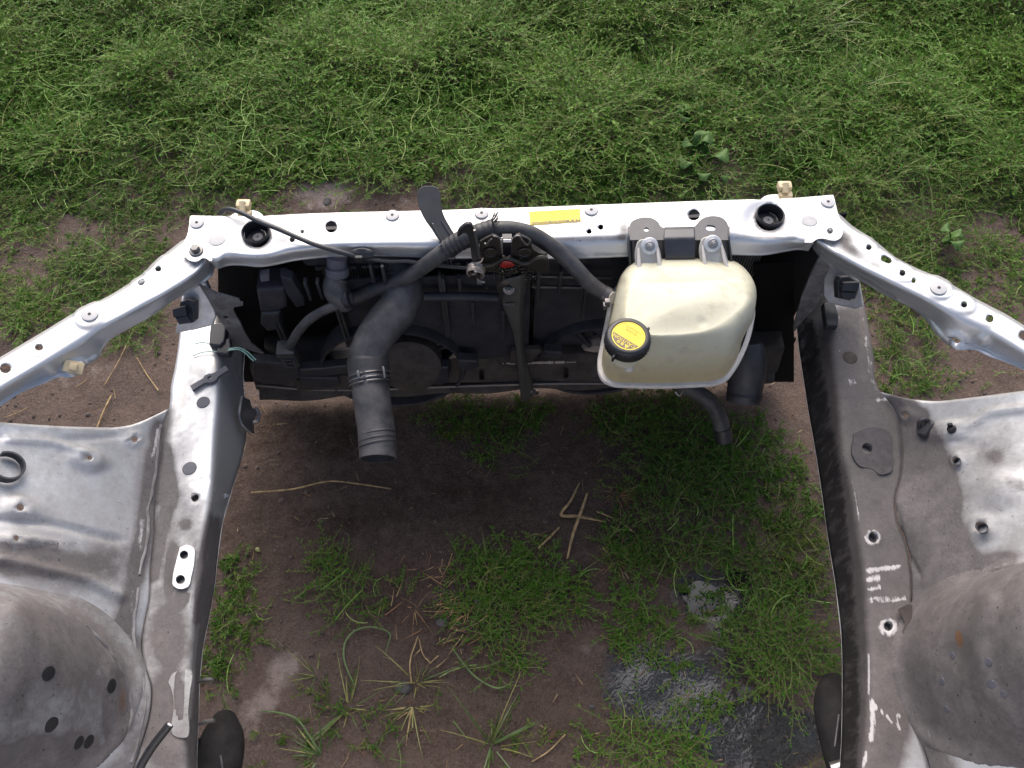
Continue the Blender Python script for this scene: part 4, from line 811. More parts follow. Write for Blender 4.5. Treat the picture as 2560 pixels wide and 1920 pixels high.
# ------------------------------------------------------------------ tank bracket and coolant tank
tbk = thing('tank_bracket', 'dark grey steel bracket with two rounded tabs holding the coolant tank on the crossbar', 'bracket', U(1700, 600, .70))
tp = rnd([(1573, 600), (1573, 568), (1578, 555), (1592, 547), (1612, 543), (1632, 546), (1646, 556), (1653, 567), (1668, 570), (1700, 570), (1732, 569), (1742, 560), (1752, 549), (1770, 541), (1788, 540), (1806, 545), (1817, 556), (1822, 570), (1825, 600)], 80)
V, F = prism([U(u, v, ZS+.0045) for u, v in tp], (0, 0, 1), .003, holes=[[U(*p, ZS+.0045) for p in circ(1616, 574, 6.5, 16, 5.5)], [U(*p, ZS+.0045) for p in slot(1777, 570, 12, 7, .1)]])
mesh_obj('bracket_plate', V, F, M['plate'], tbk, smooth=False)
bs = sheet('bracket_apron', [PL([(1573, 596), (1825, 596)], ZS+.0045), PL([(1574, 600), (1825, 600)], ZS+.003), PL([(1578, 672), (1834, 668)], .676), PL([(1579, 690), (1836, 688)], .655)], 20, (1, 5, 2), (0, .003, .006, 0), M['plate'], tbk, th=.003, up=(0, -1, 1))
for a, b_ in ((1573, 1577), (1823, 1833)):
    P_ = [U(a, 566, ZS+.007), U(a, 590, ZS+.008), U(b_, 680, .675)]; V = []; F = []
    for p in cat_rom(P_, 16): V += [p+np.array([-.0012, 0, 0]), p+np.array([.0012, 0, 0]), p+np.array([.0012, .004, -.013]), p+np.array([-.0012, .004, -.013])]
    for i in range(15):
        for k in range(4): F.append((4*i+k, 4*i+(k+1) % 4, 4*i+4+(k+1) % 4, 4*i+4+k))
    F += [(0, 3, 2, 1), (60, 61, 62, 63)]; mesh_obj('bracket_flange', V, F, M['plate'], tbk, smooth=False)
A_, B_, C_, D_ = [(1662, 568), (1736, 566)], [(1660, 596), (1738, 594)], [(1664, 650), (1738, 650)], [(1664, 676), (1744, 676)]
sheet('bracket_box', [PL(A_, ZS+.006), PL(B_, ZS+.012), PL(C_, .703), PL(D_, .655)], 24, (3, 4, 4), (0, .006, .010, 0), M['plate'], tbk, th=.006, up=(0, -1, 1))

tank = thing('coolant_tank', 'translucent yellowed coolant tank with a black screw cap', 'coolant tank', U(1690, 870, .55))
m, n, b = new_mat('tank_plastic'); big = noise(n, 14, 5, .6); g = n.nodes['coord']; sx = N(n, 'SeparateXYZ'); L(n, g.outputs['Position'], sx.inputs[0])
low = mth(n, 'MULTIPLY', mth(n, 'SUBTRACT', mth(n, 'ADD', .655, mth(n, 'MULTIPLY', big, .06)), sx.outputs[2]), 13, True)          # coolant staining below the old fill line
c = mix(n, low, mix(n, big, (.54, .51, .37), (.63, .61, .49)), mix(n, big, (.40, .32, .17), (.58, .50, .32)))
sm = ramp(n, noise(n, 34, 6, .75), [(.52, 0.), (.76, .65)]); c = mix(n, sm, c, (.34, .29, .20))
L(n, c, b.inputs['Base Color']); b.inputs['Roughness'].default_value = .42; b.inputs['Subsurface Weight'].default_value = .35; b.inputs['Subsurface Radius'].default_value = (.03, .022, .012); b.inputs['Subsurface Scale'].default_value = .5
bump(n, b, noise(n, 90, 4), .12, .0015); M['tankp'] = m
m2 = simple('tank_flange_plastic', (.66, .62, .58), .5, var=.12, dust=(.4, .34, .28), dust_amt=.35); M['flange'] = m2
M['ear'] = simple('tank_ear_plastic', (.52, .50, .46), .45, var=.12, dust=(.35, .28, .2), dust_amt=.35)
S0 = [(1592, 688), (1572, 694), (1550, 708), (1533, 728), (1523, 760), (1513, 810), (1503, 860), (1495, 905), (1497, 930), (1509, 952), (1532, 963), (1575, 966), (1660, 967), (1740, 964), (1790, 960), (1815, 950), (1836, 925), (1856, 890), (1872, 850), (1882, 810), (1886, 780), (1878, 745), (1862, 718), (1845, 702), (1815, 692), (1700, 686)]
zs, ztop = .585, .722
S0w = cat_rom(np.array([U(u, v, zs) for u, v in S0+[S0[0]]]), 121)[:-1]
T0 = [(1604, 704), (1594, 709), (1585, 720), (1579, 735), (1574, 755), (1570, 778), (1569, 800), (1572, 817), (1580, 829), (1593, 835), (1612, 838), (1662, 838), (1722, 834), (1763, 827), (1794, 814), (1820, 796), (1840, 780), (1856, 766), (1864, 751), (1862, 737), (1854, 723), (1841, 711), (1824, 704), (1800, 701), (1760, 700), (1690, 702)]
T0w = cat_rom(np.array([U(u, v, ztop) for u, v in T0+[T0[0]]]), 121)[:-1]
cen = T0w.mean(0); rings = []
inset = S0w + (S0w.mean(0)-S0w)*.045
for a in np.linspace(0, math.pi/2, 14):
    xy = inset + (T0w-inset)*(1-math.cos(a))**1.0; z = zs+(ztop-zs)*math.sin(a)**.9; r_ = xy.copy(); r_[:, 2] = z; rings.append(r_)
for s in (.97, .93, .88, .82, .75, .66, .56, .46, .35, .24, .12):
    r_ = cen+(T0w-cen)*s; r_[:, 2] = ztop+.010*(1-s**2)**2; rings.append(r_)
V = np.vstack(rings+[[cen+np.array([0, 0, .010])]]); k_ = 120; F = []
for i in range(len(rings)-1):
    for k in range(k_): F.append((i*k_+k, i*k_+(k+1) % k_, (i+1)*k_+(k+1) % k_, (i+1)*k_+k))
F += [((len(rings)-1)*k_+k, (len(rings)-1)*k_+(k+1) % k_, len(V)-1) for k in range(k_)]
# moulded lines across the top: a step towards the ears and a faint rib from front to back
q = proj(V); nrm = np.zeros_like(V)
for f in F:
    n_ = np.cross(V[f[1]]-V[f[0]], V[f[2]]-V[f[0]])
    for k in f: nrm[k] += n_
nrm /= np.maximum(np.linalg.norm(nrm, axis=1), 1e-12)[:, None]
if nrm[-1][2] < 0: F = [f[::-1] for f in F]; nrm = -nrm
V = V + nrm*blobs(q, [('l', [(1553, 706), (1700, 705), (1850, 692)], 12, -.0012, 1), ('l', [(1655, 682), (1668, 760), (1676, 870)], 14, .0009, 1.), ('e', 1755, 805, 18, 16, 0, -.0018, .7), ('e', 1860, 850, 60, 40, -.9, -.006, 1)])[:, None]
up_ = mesh_obj('upper_shell', V, F, M['tankp'], tank, sharp=0); US = Sheet(); US.o = up_; US.bvh = BVHTree.FromPolygons([tuple(p) for p in V], F)
# flange with a raised rim
r0 = inset; r1 = S0w.copy(); V = []; F = []
outw = S0w+(S0w-S0w.mean(0))/np.linalg.norm(S0w-S0w.mean(0), axis=1)[:, None]*.0015
for P_, z in ((inset+(S0w.mean(0)-S0w)*.01, zs+.003), (S0w, zs+.003), (outw, zs+.001), (outw, zs-.004), (inset+(S0w.mean(0)-S0w)*.01, zs-.004)):
    a = P_.copy(); a[:, 2] = z; V += list(a)
for i in range(4):
    for k in range(k_): F.append((i*k_+k, (i+1)*k_+k, (i+1)*k_+(k+1) % k_, i*k_+(k+1) % k_))
mesh_obj('seam_flange', V, F, M['flange'], tank)
rings = []
for a in np.linspace(0, math.pi/2, 10):
    r_ = inset+(inset.mean(0)-inset)*(.06+.5*(1-math.cos(a))); r_[:, 2] = zs-.085*math.sin(a); rings.append(r_)
V = np.vstack(rings); F = []
for i in range(len(rings)-1):
    for k in range(k_): F.append((i*k_+k, (i+1)*k_+k, (i+1)*k_+(k+1) % k_, i*k_+(k+1) % k_))
F.append(tuple((len(rings)-1)*k_+k for k in range(k_))); mesh_obj('lower_shell', V, F, M['tankp'], tank)
# two mounting ears with side ribs
for (a0, a1, b0, b1, nut) in ((1592, 1645, 1592, 1660, (1624, 615)), (1752, 1805, 1762, 1832, (1781, 609))):
    t0 = 598 if a0 < 1700 else 592
    pt = [(b0, 692), (a0-1, t0+18), (a0+4, t0+5), (a0+14, t0), (a1-14, t0), (a1-4, t0+4), (a1+1, t0+16), (b1, 692)]
    pl_p, pl_n = U(nut[0], nut[1], .728), np.array([0, -.66, .75])
    P_ = [UP(u, v, pl_p, pl_n) for u, v in rnd(pt[:4], 14)+rnd(pt[4:], 14)]
    V, F = prism(P_, pl_n, .006, .0018); ear = mesh_obj('mounting_ear', V, F, M['ear'], tank, smooth=False)
    for e0, e1 in ((a0+4, b0+7), (a1-2, b1-7)):
        V, F = tube([UP(e0, t0+22, pl_p, pl_n), UP((e0+e1)/2, 660, pl_p+pl_n*.008, pl_n), UP(e1, 690, pl_p+pl_n*.012, pl_n)], [.002, .0036, .0048], 8, n=10); mesh_obj('ear_rib', V, F, M['flange'], ear)
    p = UP(*nut, pl_p, pl_n); s = px_m(p)
    V, F = lathe([(21.5*s, 0), (21.5*s, .0012), (20*s, .0022), (12*s, .003), (8*s, .003)], p, pl_n, 30); mesh_obj('flange_washer', V, F, M['bright'], ear)
    hexbolt(None, 0, 0, 13, M['nut'], 'flange_nut', ear, True, 1.0, p=p+pl_n*.0024, n=pl_n)
# cap with its sticker
cc = U(1570, 845, .738); s = px_m(cc); rc = 57*s
V, F = tube([cc-np.array([0, 0, .05]), cc-np.array([0, 0, .02])], rc*.72, 28, n=4); mesh_obj('filler_neck', V, F, M['tankp'], tank)
prof = [(rc*.93, -.017), (rc*1.0, -.016), (rc*1.02, -.006), (rc*1.0, .002), (rc*.94, .0062), (rc*.86, .0078), (rc*.76, .0075), (rc*.745, .0062), (.0001, .0062)]
mb = MB().add(*lathe(prof, cc, (0, 0, 1), 56))
for k in range(40):
    a = 2*math.pi*k/40; d = np.array([math.cos(a), math.sin(a), 0]); mb.add(*box(cc+d*rc*1.012+np.array([0, 0, -.008]), (d, (-d[1], d[0], 0), (0, 0, 1)), (.0012, .0018, .014), .0003))
for a in (-2.22, .55): d = np.array([math.cos(a), math.sin(a), 0]); mb.add(*box(cc+d*rc*1.05+np.array([0, 0, -.010]), (d, (-d[1], d[0], 0), (0, 0, 1)), (.010, .0035, .014), .001))
cap = mb.build('cap', M['black'], tank, sharp=35)
# sticker laid out in its own plane: ex along the reading direction, ey up the letters
ang = math.atan2(-(605-880), (350-740)) ; ex = np.array([math.cos(R(180-37)), math.sin(R(180-37)), 0.]); ey = np.array([-ex[1], ex[0], 0.])
zst = cc[2]+.0066
class Stk:
    def __init__(s): s.mb = MB()
    def poly(s, P, m, h=0.): b = len(s.mb.V); s.mb.V += [tuple(p) for p in P]; s.mb.F.append(tuple(range(b, b+len(P)))); s.mb.M.append(m); return s
_fc = bpy.data.curves.new('lettering', 'FONT')
def text_geo(txt, size):
    _fc.body = txt; _fc.size = size; _fc.align_x = 'CENTER'; _fc.align_y = 'CENTER'; _fc.resolution_u = 2
    o = bpy.data.objects.new('lettering', _fc); COL.objects.link(o); dg = bpy.context.evaluated_depsgraph_get(); e = o.evaluated_get(dg); me = e.to_mesh()
    V = [tuple(v.co) for v in me.vertices]; F = [tuple(p.vertices) for p in me.polygons]; e.to_mesh_clear(); bpy.data.objects.remove(o); return V, F
def put_text(mb, txt, size, c, ex, ey, nz, m, sxx=1.0):
    V, F = text_geo(txt, size); mb.add([c+ex*v[0]*sxx+ey*v[1]+nz*0 for v in V], F, m)
zz = np.array([0, 0, 1.]); rs_ = rc*.735; mb = MB(); c0 = np.array([cc[0], cc[1], zst])
def chord(r_, y0, y1, z):                 # the part of a disc between two lines across it
    P = []; ys = np.linspace(y0, y1, 24)
    for y in ys: P.append(c0+ex*math.sqrt(max(r_*r_-y*y, 0))+ey*y+zz*z)
    for y in ys[::-1]: P.append(c0-ex*math.sqrt(max(r_*r_-y*y, 0))+ey*y+zz*z)
    return P
def addp(P, m): mb.add(P, [tuple(range(len(P)))], m)
addp([c0+ex*rs_*math.cos(t)+ey*rs_*math.sin(t) for t in np.linspace(0, 2*math.pi, 60, endpoint=False)], 0)
yb_ = rs_*.30
addp(chord(rs_*.93, yb_, rs_*.929, .0002), 1)
for y in (yb_-.0012, -.0062, -.0162):
    w_ = math.sqrt(max((rs_*.9)**2-y*y, 0)); addp([c0+ex*a+ey*(y+d)+zz*.0002 for a, d in ((-w_, -.00025), (w_, -.00025), (w_, .00025), (-w_, .00025))], 2)
for i in range(60):                       # fine ring
    t0, t1 = 2*math.pi*i/60, 2*math.pi*(i+1)/60
    if math.sin(t0) < .30 or True:
        if math.sin((t0+t1)/2)*.92*rs_ > yb_: continue
        addp([c0+ex*a*math.cos(t)+ey*a*math.sin(t)+zz*.0002 for a, t in ((rs_*.915, t0), (rs_*.935, t0), (rs_*.935, t1), (rs_*.915, t1))], 2)
put_text(mb, 'CAUTION', .0082, c0+ey*(yb_+.0043)+zz*.0005, ex, ey, zz, 0, 1.12)
put_text(mb, 'ENGINE', .0048, c0+ey*(-.0092)+zz*.0004, ex, ey, zz, 2, 1.25)
put_text(mb, 'COOLANT', .0048, c0+ey*(-.0138)+zz*.0004, ex, ey, zz, 2, 1.25)
for sgn in (-1,):
    tri = c0+ex*(-.0085)+ey*(yb_+.0118)+zz*.0004; addp([tri-ex*.0040-ey*.0032, tri+ex*.0040-ey*.0032, tri+ey*.0038], 0); addp([tri-ex*.0004-ey*.002+zz*.0002, tri+ex*.0004-ey*.002+zz*.0002, tri+ex*.0004+ey*.0016+zz*.0002, tri-ex*.0004+ey*.0016+zz*.0002], 1)
for dx in (-.0005, .0068):
    q0 = c0+ex*dx+ey*(yb_+.0112)+zz*.0004
    addp([q0+ex*.0031*math.cos(t)*(1 if i % 2 else .62)+ey*.0031*math.sin(t)*(1 if i % 2 else .62) for i, t in enumerate(np.linspace(0, 2*math.pi, 16, endpoint=False))], 0)
    addp([q0+ex*.0011*math.cos(t)+ey*.0011*math.sin(t)+zz*.0002 for t in np.linspace(0, 2*math.pi, 10, endpoint=False)], 1)
def dash_lines(mb, c, ex, ey, w_, ys, m, h, sd, fill=.6):
    r_ = random.Random(sd)
    for y in ys:
        x = -w_
        while x < w_:
            l = r_.uniform(.6, 1.6)*h
            if r_.random() < fill: P = [c+ex*a+ey*(y+d) for a, d in ((x, -h*.4), (x+l, -h*.4), (x+l, h*.4), (x, h*.4))]; mb.add(P, [(0, 1, 2, 3)], m)
            x += l+r_.uniform(.3, 1.)*h
dash_lines(mb, c0+zz*.0003, ex, ey, rs_*.78, (.0042, .0022, .0002, -.0018, -.0038), 2, .0007, 3, .5)
mb.build('cap_sticker', [M['yellow'], M['band'], M['print']], cap, smooth=False)
# nozzle under the cap
mb = MB(); p = U(1572, 892, .69)
mb.add(*box(U(1560, 893, .695), IDA, (.014, .014, .012), .002)).add(*box(U(1585, 892, .695), IDA, (.010, .014, .012), .002)).add(*tube([U(1572, 893, .695), U(1572, 905, .683), U(1572, 922, .668)], [.0065, .0075, .0082], 16, n=10)); mb.build('overflow_nozzle', M['flange'], tank)
V, F = tube([U(1535, 745, .655), U(1524, 741, .65), U(1510, 733, .655)], .011, 14, n=8); mesh_obj('inlet_spigot', V, F, M['ear'], tank)

# yellow sticker on the crossbar
st = thing('caution_sticker', 'yellow caution sticker with a brown band of lettering on the silver crossbar', 'sticker', U(1388, 545, ZS+.0006))
zq = ZS+.0009; a, b_, c_, d_ = [U(u, v, zq) for u, v in ((1452, 554), (1326, 563), (1323, 529), (1449, 522))]     # read from the front of the car: upside down here
def sq(x, y, z=0): return (a*(1-x)+b_*x)*(1-y)+(d_*(1-x)+c_*x)*y+zz*z            # x along the lettering, y from its top edge down
ex2 = (b_-a)/np.linalg.norm(b_-a); ey2 = (a-d_)/np.linalg.norm(a-d_); W2, H2 = np.linalg.norm(b_-a), np.linalg.norm(a-d_)
mb = MB(); mb.add([sq(-.012, -.03, -.0004), sq(1.012, -.03, -.0004), sq(1.012, 1.03, -.0004), sq(-.012, 1.03, -.0004)], [(0, 1, 2, 3)], 3); mb.add([sq(0, 0), sq(1, 0), sq(1, 1), sq(0, 1)], [(0, 1, 2, 3)], 0)
mb.add([sq(.01, .03, .0003), sq(.985, .03, .0003), sq(.985, .20, .0003), sq(.01, .20, .0003)], [(0, 1, 2, 3)], 1)
put_text(mb, 'CAUTION', H2*.175, sq(.43, .112, .0006), ex2, ey2, zz, 0, 1.15); put_text(mb, 'ATTENTION', H2*.175, sq(.81, .112, .0006), ex2, ey2, zz, 0, 1.1)
mb.add([sq(.03, .17, .0006), sq(.075, .17, .0006), sq(.0525, .06, .0006)], [(0, 1, 2)], 0)
for x in (.10, .19): mb.add([sq(x, .16, .0006), sq(x+.035, .16, .0006), sq(x+.035, .07, .0006), sq(x, .07, .0006)], [(0, 1, 2, 3)], 0)
dash_lines(mb, sq(.5, .5, .0004), ex2, ey2, W2*.46, [H2*(.5-y) for y in (.30, .40, .52, .60, .68, .76, .84, .92)], 2, H2*.038, 5, .42)
mb.build('sticker_face', [M['yellow'], M['band'], M['print'], M['nylon']], st, smooth=False)

# ------------------------------------------------------------------ hood latch
lt = thing('hood_latch', 'grease covered dark brown hood latch with coil spring and hooked lever', 'latch', UY(1280, 690, .88))
lpx = [(1200, 605), (1215, 596), (1232, 588), (1240, 590), (1250, 598), (1255, 640), (1259, 646), (1274, 646), (1277, 640), (1281, 600), (1290, 589), (1300, 586), (1318, 596), (1328, 604), (1331, 622), (1345, 632), (1362, 638), (1370, 645), (1374, 678), (1345, 681), (1320, 681), (1312, 690), (1300, 712), (1292, 722), (1262, 722), (1254, 708), (1246, 690), (1240, 682), (1205, 680), (1196, 662), (1197, 640)]
V, F = prism([UY(u, v, .888) for u, v in lpx], nY, .004, .0012); lb = mesh_obj('latch_plate', V, F, M['latch'], lt, smooth=False)
V, F = prism([UY(u, v, .893) for u, v in [(1205, 668), (1235, 672), (1258, 660), (1285, 660), (1310, 672), (1345, 656), (1368, 645), (1372, 678), (1330, 682), (1240, 684)]], nY, .012, .004); mesh_obj('latch_step', V, F, M['latch'], lb, smooth=False)
V, F = tube([UY(u, v, .880) for u, v in ((1206, 664), (1226, 663), (1240, 658), (1255, 650), (1270, 647), (1288, 652), (1302, 658), (1322, 657), (1336, 648), (1352, 643), (1368, 646))], .0035, 8, n=50); mesh_obj('latch_fold', V, F, M['latch'], lb)
for u, v in ((1226, 630), (1311, 630)): V, F = lathe([(.0115, 0), (.0112, .002), (.010, .0026), (.0088, .0012), (.0001, .0012)], UY(u, v, .886), nY, 26); mesh_obj('pivot_pin', V, F, M['latch'], lb)
for pts in (((1213, 608), (1216, 614), (1222, 604), (1229, 597)), ((1299, 590), (1308, 604), (1318, 612), (1325, 604), (1322, 598), (1302, 588)), ((1232, 590), (1242, 592), (1250, 597)), ((1282, 596), (1290, 590), (1299, 589))):
    V, F = tube([UY(u, v, .882) for u, v in pts], .0016, 6, n=20); mesh_obj('plate_lip', V, F, M['steel'].copy() if False else M['darksteel'], lb)
slab(.905, [(1256, 596), (1280, 596), (1278, 645), (1258, 645)], .01, M['plate'], 'striker_slot', lb)
V, F = tube([UY(1258, 602, .886), UY(1278, 602, .886)], .003, 8, n=4); mesh_obj('slot_bar', V, F, M['steel'], lb)
V, F = tube([UY(u, v, .884) for u, v in ((1258, 640), (1262, 645), (1268, 646), (1275, 640))], .0022, 8, n=14); mesh_obj('slot_rim', V, F, M['darksteel'], lb)
V, F = lathe([(.0105, 0), (.0100, .0015), (.006, .003), (.0001, .0032)], UY(1267, 661, .874), nY, 14, ell=(.8, 1.15), wob=.12); mesh_obj('red_paint_mark', V, F, M['red'], lb)
hexbolt(None, 0, 0, 15, M['darksteel'], 'mounting_bolt', lb, True, 1.0, p=UY(1272, 722, .880), n=nY*.75+np.array([0, 0, .55]))
V, F = lathe([(.020, -.004), (.021, .002), (.016, .006), (.0001, .006)], UY(1271, 716, .886), nY, 22); mesh_obj('bolt_boss', V, F, M['latch'], lb)
# grease: glossy dark smears and specks clinging to the plate
mb = MB()
for k in range(170):
    u = random.gauss(1290, 34); v = random.gauss(678, 22)
    if not (1205 < u < 1365 and 640 < v < 722): continue
    r_ = random.uniform(.0008, .0028); mb.add(*lathe([(r_, -.001), (r_*.9, r_*.5), (r_*.4, r_*.8), (.0001, r_*.85)], UY(u, v, .8865), nY, 7, ell=(random.uniform(.5, 1.6), 1)))
M['grease'] = simple('dark_grease', (.010, .009, .008), .12, spec=.8); mb.build('grease_specks', M['grease'], lb).__setitem__('kind', 'stuff')
# hooked black lever
V, F = prism([UY(u, v, .878) for u, v in rnd([(1142, 588), (1146, 578), (1157, 567), (1168, 561), (1178, 562), (1184, 572), (1190, 600), (1196, 630), (1200, 652)], 40)+rnd([(1180, 655), (1176, 625), (1172, 600), (1168, 588), (1160, 584), (1152, 590), (1145, 593)], 30)], nY, .006, .002); mesh_obj('hook_lever', V, F, M['black'], lt, smooth=False)
V, F = tube([UY(1186, 575, .874), UY(1192, 605, .872), UY(1200, 645, .872)], .0022, 8, n=20); mesh_obj('lever_edge', V, F, M['darksteel'], lt)
# coil spring
c0_ = UY(1191, 666, .880); c1_ = UY(1188, 690, .862); ax = (c1_-c0_); ln = np.linalg.norm(ax); ax /= ln; x_, y_, z_ = frame_of(ax); H_ = []
for i in range(240):
    t = i/239; a = t*2*math.pi*4.5; H_.append(c0_+ax*ln*t*.9+(x_*math.cos(a)+y_*math.sin(a))*.0142)
H_ = [UY(1207, 645, .876), UY(1204, 653, .874), UY(1192, 659, .874)]+H_[20:]+[UY(1196, 702, .86), UY(1212, 706, .856)]
V, F = tube(H_, .0018, 7, smooth=False); mesh_obj('coil_spring', V, F, M['spring'], lt)
V, F = tube([c0_-ax*.004, c1_+ax*.003], .0090, 20, n=4); mesh_obj('spring_core', V, F, M['latch'], lt)
slab(.862, [(1192, 700), (1206, 698), (1206, 712), (1193, 712)], .006, M['plug'], 'spring_stop', lt, .001)

# black plastic release lever standing over the front edge
rl = thing('release_lever', 'flat dark grey paddle lever sticking up past the front edge of the crossbar', 'lever', U(1080, 530, .74))
pp, pn = U(1120, 606, .735), np.array([0, -.42, .91])
out = rnd([(1105, 640), (1104, 614), (1087, 584), (1060, 545), (1047, 516), (1042, 490)], 30)+rnd([(1043, 480), (1048, 471), (1058, 465), (1072, 464), (1086, 465), (1096, 471), (1100, 482)], 20)+rnd([(1102, 500), (1106, 527), (1112, 543), (1126, 568), (1143, 598), (1140, 640)], 30)
V, F = prism([UP(u, v, pp, pn) for u, v in out], pn, .004, .0014); lv = mesh_obj('paddle', V, F, M['connector'], rl, smooth=False)
for P_ in (((1077, 556), (1092, 582), (1108, 612)), ((1104, 552), (1122, 582), (1138, 606))):
    V, F = tube([UP(u, v, pp, pn) for u, v in P_], .0022, 8, n=16); mesh_obj('stiffening_rib', V, F, M['connector'], lv)
p = UP(1082, 560, pp, pn); V, F = lathe([(.0018, 0), (.0012, .0012), (.0001, .0014)], p, pn, 10); mesh_obj('rivet', V, F, M['steel'], lv)

# release cable
rc_ = thing('release_cable', 'thin black cable lying diagonally across the left end of the crossbar', 'cable', U(750, 600, .72))
V, F = tube([U(550, 534, .70), U(556, 528, .715), U(566, 523, .729), U(582, 524, .737), U(610, 535, .737), U(646, 553, .735), U(697, 573, .734), U(747, 595, .733), U(790, 612, .731), U(822, 622, .727), U(860, 633, .716), U(898, 643, .703), U(940, 650, .693), U(979, 654, .688), U(1015, 653, .688), U(1053, 658, .685), U(1095, 664, .68), U(1140, 668, .68), U(1185, 672, .68)], [.0048]*2+[.0043]*9+[.0036]*8, 12, n=160); mesh_obj('cable_sheath', V, F, M['connector'], rc_)
mb = MB(); mb.add(*box(U(898, 644, .703), (xY, -nY, zz), (.014, .012, .013), .002)).add(*lathe([(.018, -.002), (.018, .001), (.014, .004), (.0001, .005)], U(905, 634, .708), (0, -.6, .8), 18, ell=(1.2, .6))); mb.build('cable_clip', M['black'], rc_)

# headlamp aiming knobs in front of the support
for u, v, nm in ((612, 538, 'beige knob on a white disc beside the cable at the left end of the crossbar'), (1956, 492, 'beige knob on a white disc near the right end of the crossbar')):
    th_ = thing('headlamp_adjuster', nm, 'adjuster', U(u, v, .66), 'headlamp adjusters at the crossbar front'); du = 0 if u < 1000 else 6
    c = U(614, 556, .665) if u < 1000 else U(1945, 516, .665); V, F = lathe([(.034, -.03), (.036, 0), (.034, .005), (.024, .008), (.0001, .009)], c, np.array([0, .25, .97]), 34); mesh_obj('base_disc', V, F, M['white'], th_)
    k0 = U(u+du-2, v-18, .70); mb = MB(); mb.add(*box(k0+np.array([0, .004, .004]), IDA, (.026, .018, .014), .004)); mb.add(*box(k0+np.array([.002, -.010, -.004]), IDA, (.026, .014, .010), .004))
    kb = mb.build('knob', M['beige'], th_); V, F = tube([k0+np.array([0, -.012, .003]), k0+np.array([0, .004, .012])], .006, 12, n=4); mesh_obj('knob_slot', V, F, M['beige'], kb)

# electrical clips at the ends of the frame rails
def clip_l(sgn, label):
    t = thing('wiring_clip', label, 'clip', U(458, 790, .52) if sgn < 0 else U(2122, 735, .52), 'black clips on the stamped brackets')
    mx = (lambda u: u) if sgn < 0 else (lambda u: u)
    if sgn < 0: A1 = [(449, 755), (468, 748), (486, 754), (486, 800), (478, 808), (447, 812), (436, 792), (447, 790)]; B1 = [(429, 773), (462, 764), (466, 790), (432, 794)]; C1 = [(436, 794), (466, 788), (478, 806), (448, 812)]
    else: A1 = [(2094, 706), (2100, 692), (2122, 690), (2138, 700), (2136, 742), (2126, 752), (2096, 746)]; B1 = [(2108, 706), (2152, 704), (2146, 730), (2104, 728)]; C1 = [(2104, 728), (2146, 730), (2138, 748), (2106, 746)]
    nn = np.array([.05*sgn, -.7, .7]); p0 = U(460, 785, .625) if sgn < 0 else U(2120, 722, .605)
    for P_, off, th, nme in ((A1, 0, .018, 'clip_body'), (B1, .012, .012, 'clip_tab'), (C1, .006, .012, 'clip_foot')):
        V, F = prism([UP(u, v, p0+nn*off, nn) for u, v in P_], nn, th, .0025); mesh_obj(nme, V, F, M['connector'], t, smooth=False)
    for k in range(3): 
        u, v = (470+k*3, 772+k*9) if sgn < 0 else (2100+k, 712+k*10); V, F = tube([UP(u, v, p0+nn*.004, nn), UP(u+5, v+5, p0+nn*.004, nn)], .0018, 6, n=4); mesh_obj('clip_tooth', V, F, M['black'], t)
clip_l(-1, 'black clip on the bracket under the left fender rail'); clip_l(1, 'black clip on the bracket under the right fender rail')
for spec in (('black box connector with green and white wires on the left frame rail', [[(528, 811), (560, 806), (566, 822), (560, 852), (548, 863), (521, 860), (524, 830)], [(548, 850), (575, 846), (577, 870), (570, 884), (540, 882), (541, 866)]], .51, (551, 884)),
             ('black rubber tab on the right frame rail below the bracket', [[(2058, 758), (2086, 756), (2098, 790), (2096, 814), (2068, 812), (2062, 785)]], .51, (2080, 812))):
    t = thing('connector_block', spec[0], 'connector', U(spec[3][0], spec[3][1], .50))
    for i, P_ in enumerate(spec[1]):
        V, F = prism([U(u, v, spec[2]+.008*(1-i)) for u, v in P_], (0, -.1, 1), .016, .003); mesh_obj('connector_shell', V, F, M['connector'], t, smooth=False)
    if spec[3][0] < 1000:
        for w_ in ([(572, 872, .512), (600, 870, .515), (618, 879, .512), (632, 892, .505), (640, 900, .50)], [(570, 876, .512), (598, 874, .513), (614, 883, .511), (628, 897, .503), (634, 902, .50)], [(528, 860, .508), (505, 856, .506), (486, 860, .506)], [(542, 879, .506), (505, 881, .505), (490, 886, .504), (482, 890, .5035)]):
            V, F = tube([U(*p) for p in w_], .0013, 6, n=24); mesh_obj('wire', V, F, M['wire'], t)
# loose strap clip lying on the left rail
t = thing('strap_clip', 'flat grey plastic strap clip lying loose across the left frame rail', 'clip', U(523, 944, ZR+.003))
zc = ZR+.009
out = [(475, 964), (508, 945), (512, 938), (522, 934), (532, 933), (540, 929), (564, 914), (571, 924), (545, 941), (541, 949), (530, 955), (518, 956), (510, 957), (481, 976)]
V, F = prism([U(u, v, zc) for u, v in out], zz, .006, .0012, holes=[[U(u, v, zc) for u, v in ((518, 943), (527, 939), (530, 948), (521, 951))]]); mesh_obj('strap', V, F, M['plug'], t, smooth=False)
# cut cable stub lower left
t = thing('cut_cable', 'cut end of a thick black cable sticking up beside the left strut tower', 'cable', U(380, 1870, .52))
Pc = [U(424, 1812, .565), U(400, 1842, .56), U(375, 1876, .555), U(352, 1916, .55), U(335, 1960, .54)]
V, F = tube(Pc, .0062, 14, n=30); sh_ = mesh_obj('cable_sheath', V, F, M['black'], t)
d_ = (Pc[0]-Pc[1])/np.linalg.norm(Pc[0]-Pc[1]); V, F = lathe([(.0038, 0), (.0036, .0008), (.0001, .0009)], Pc[0], d_, 12); mesh_obj('cable_core', V, F, M['white'], sh_)
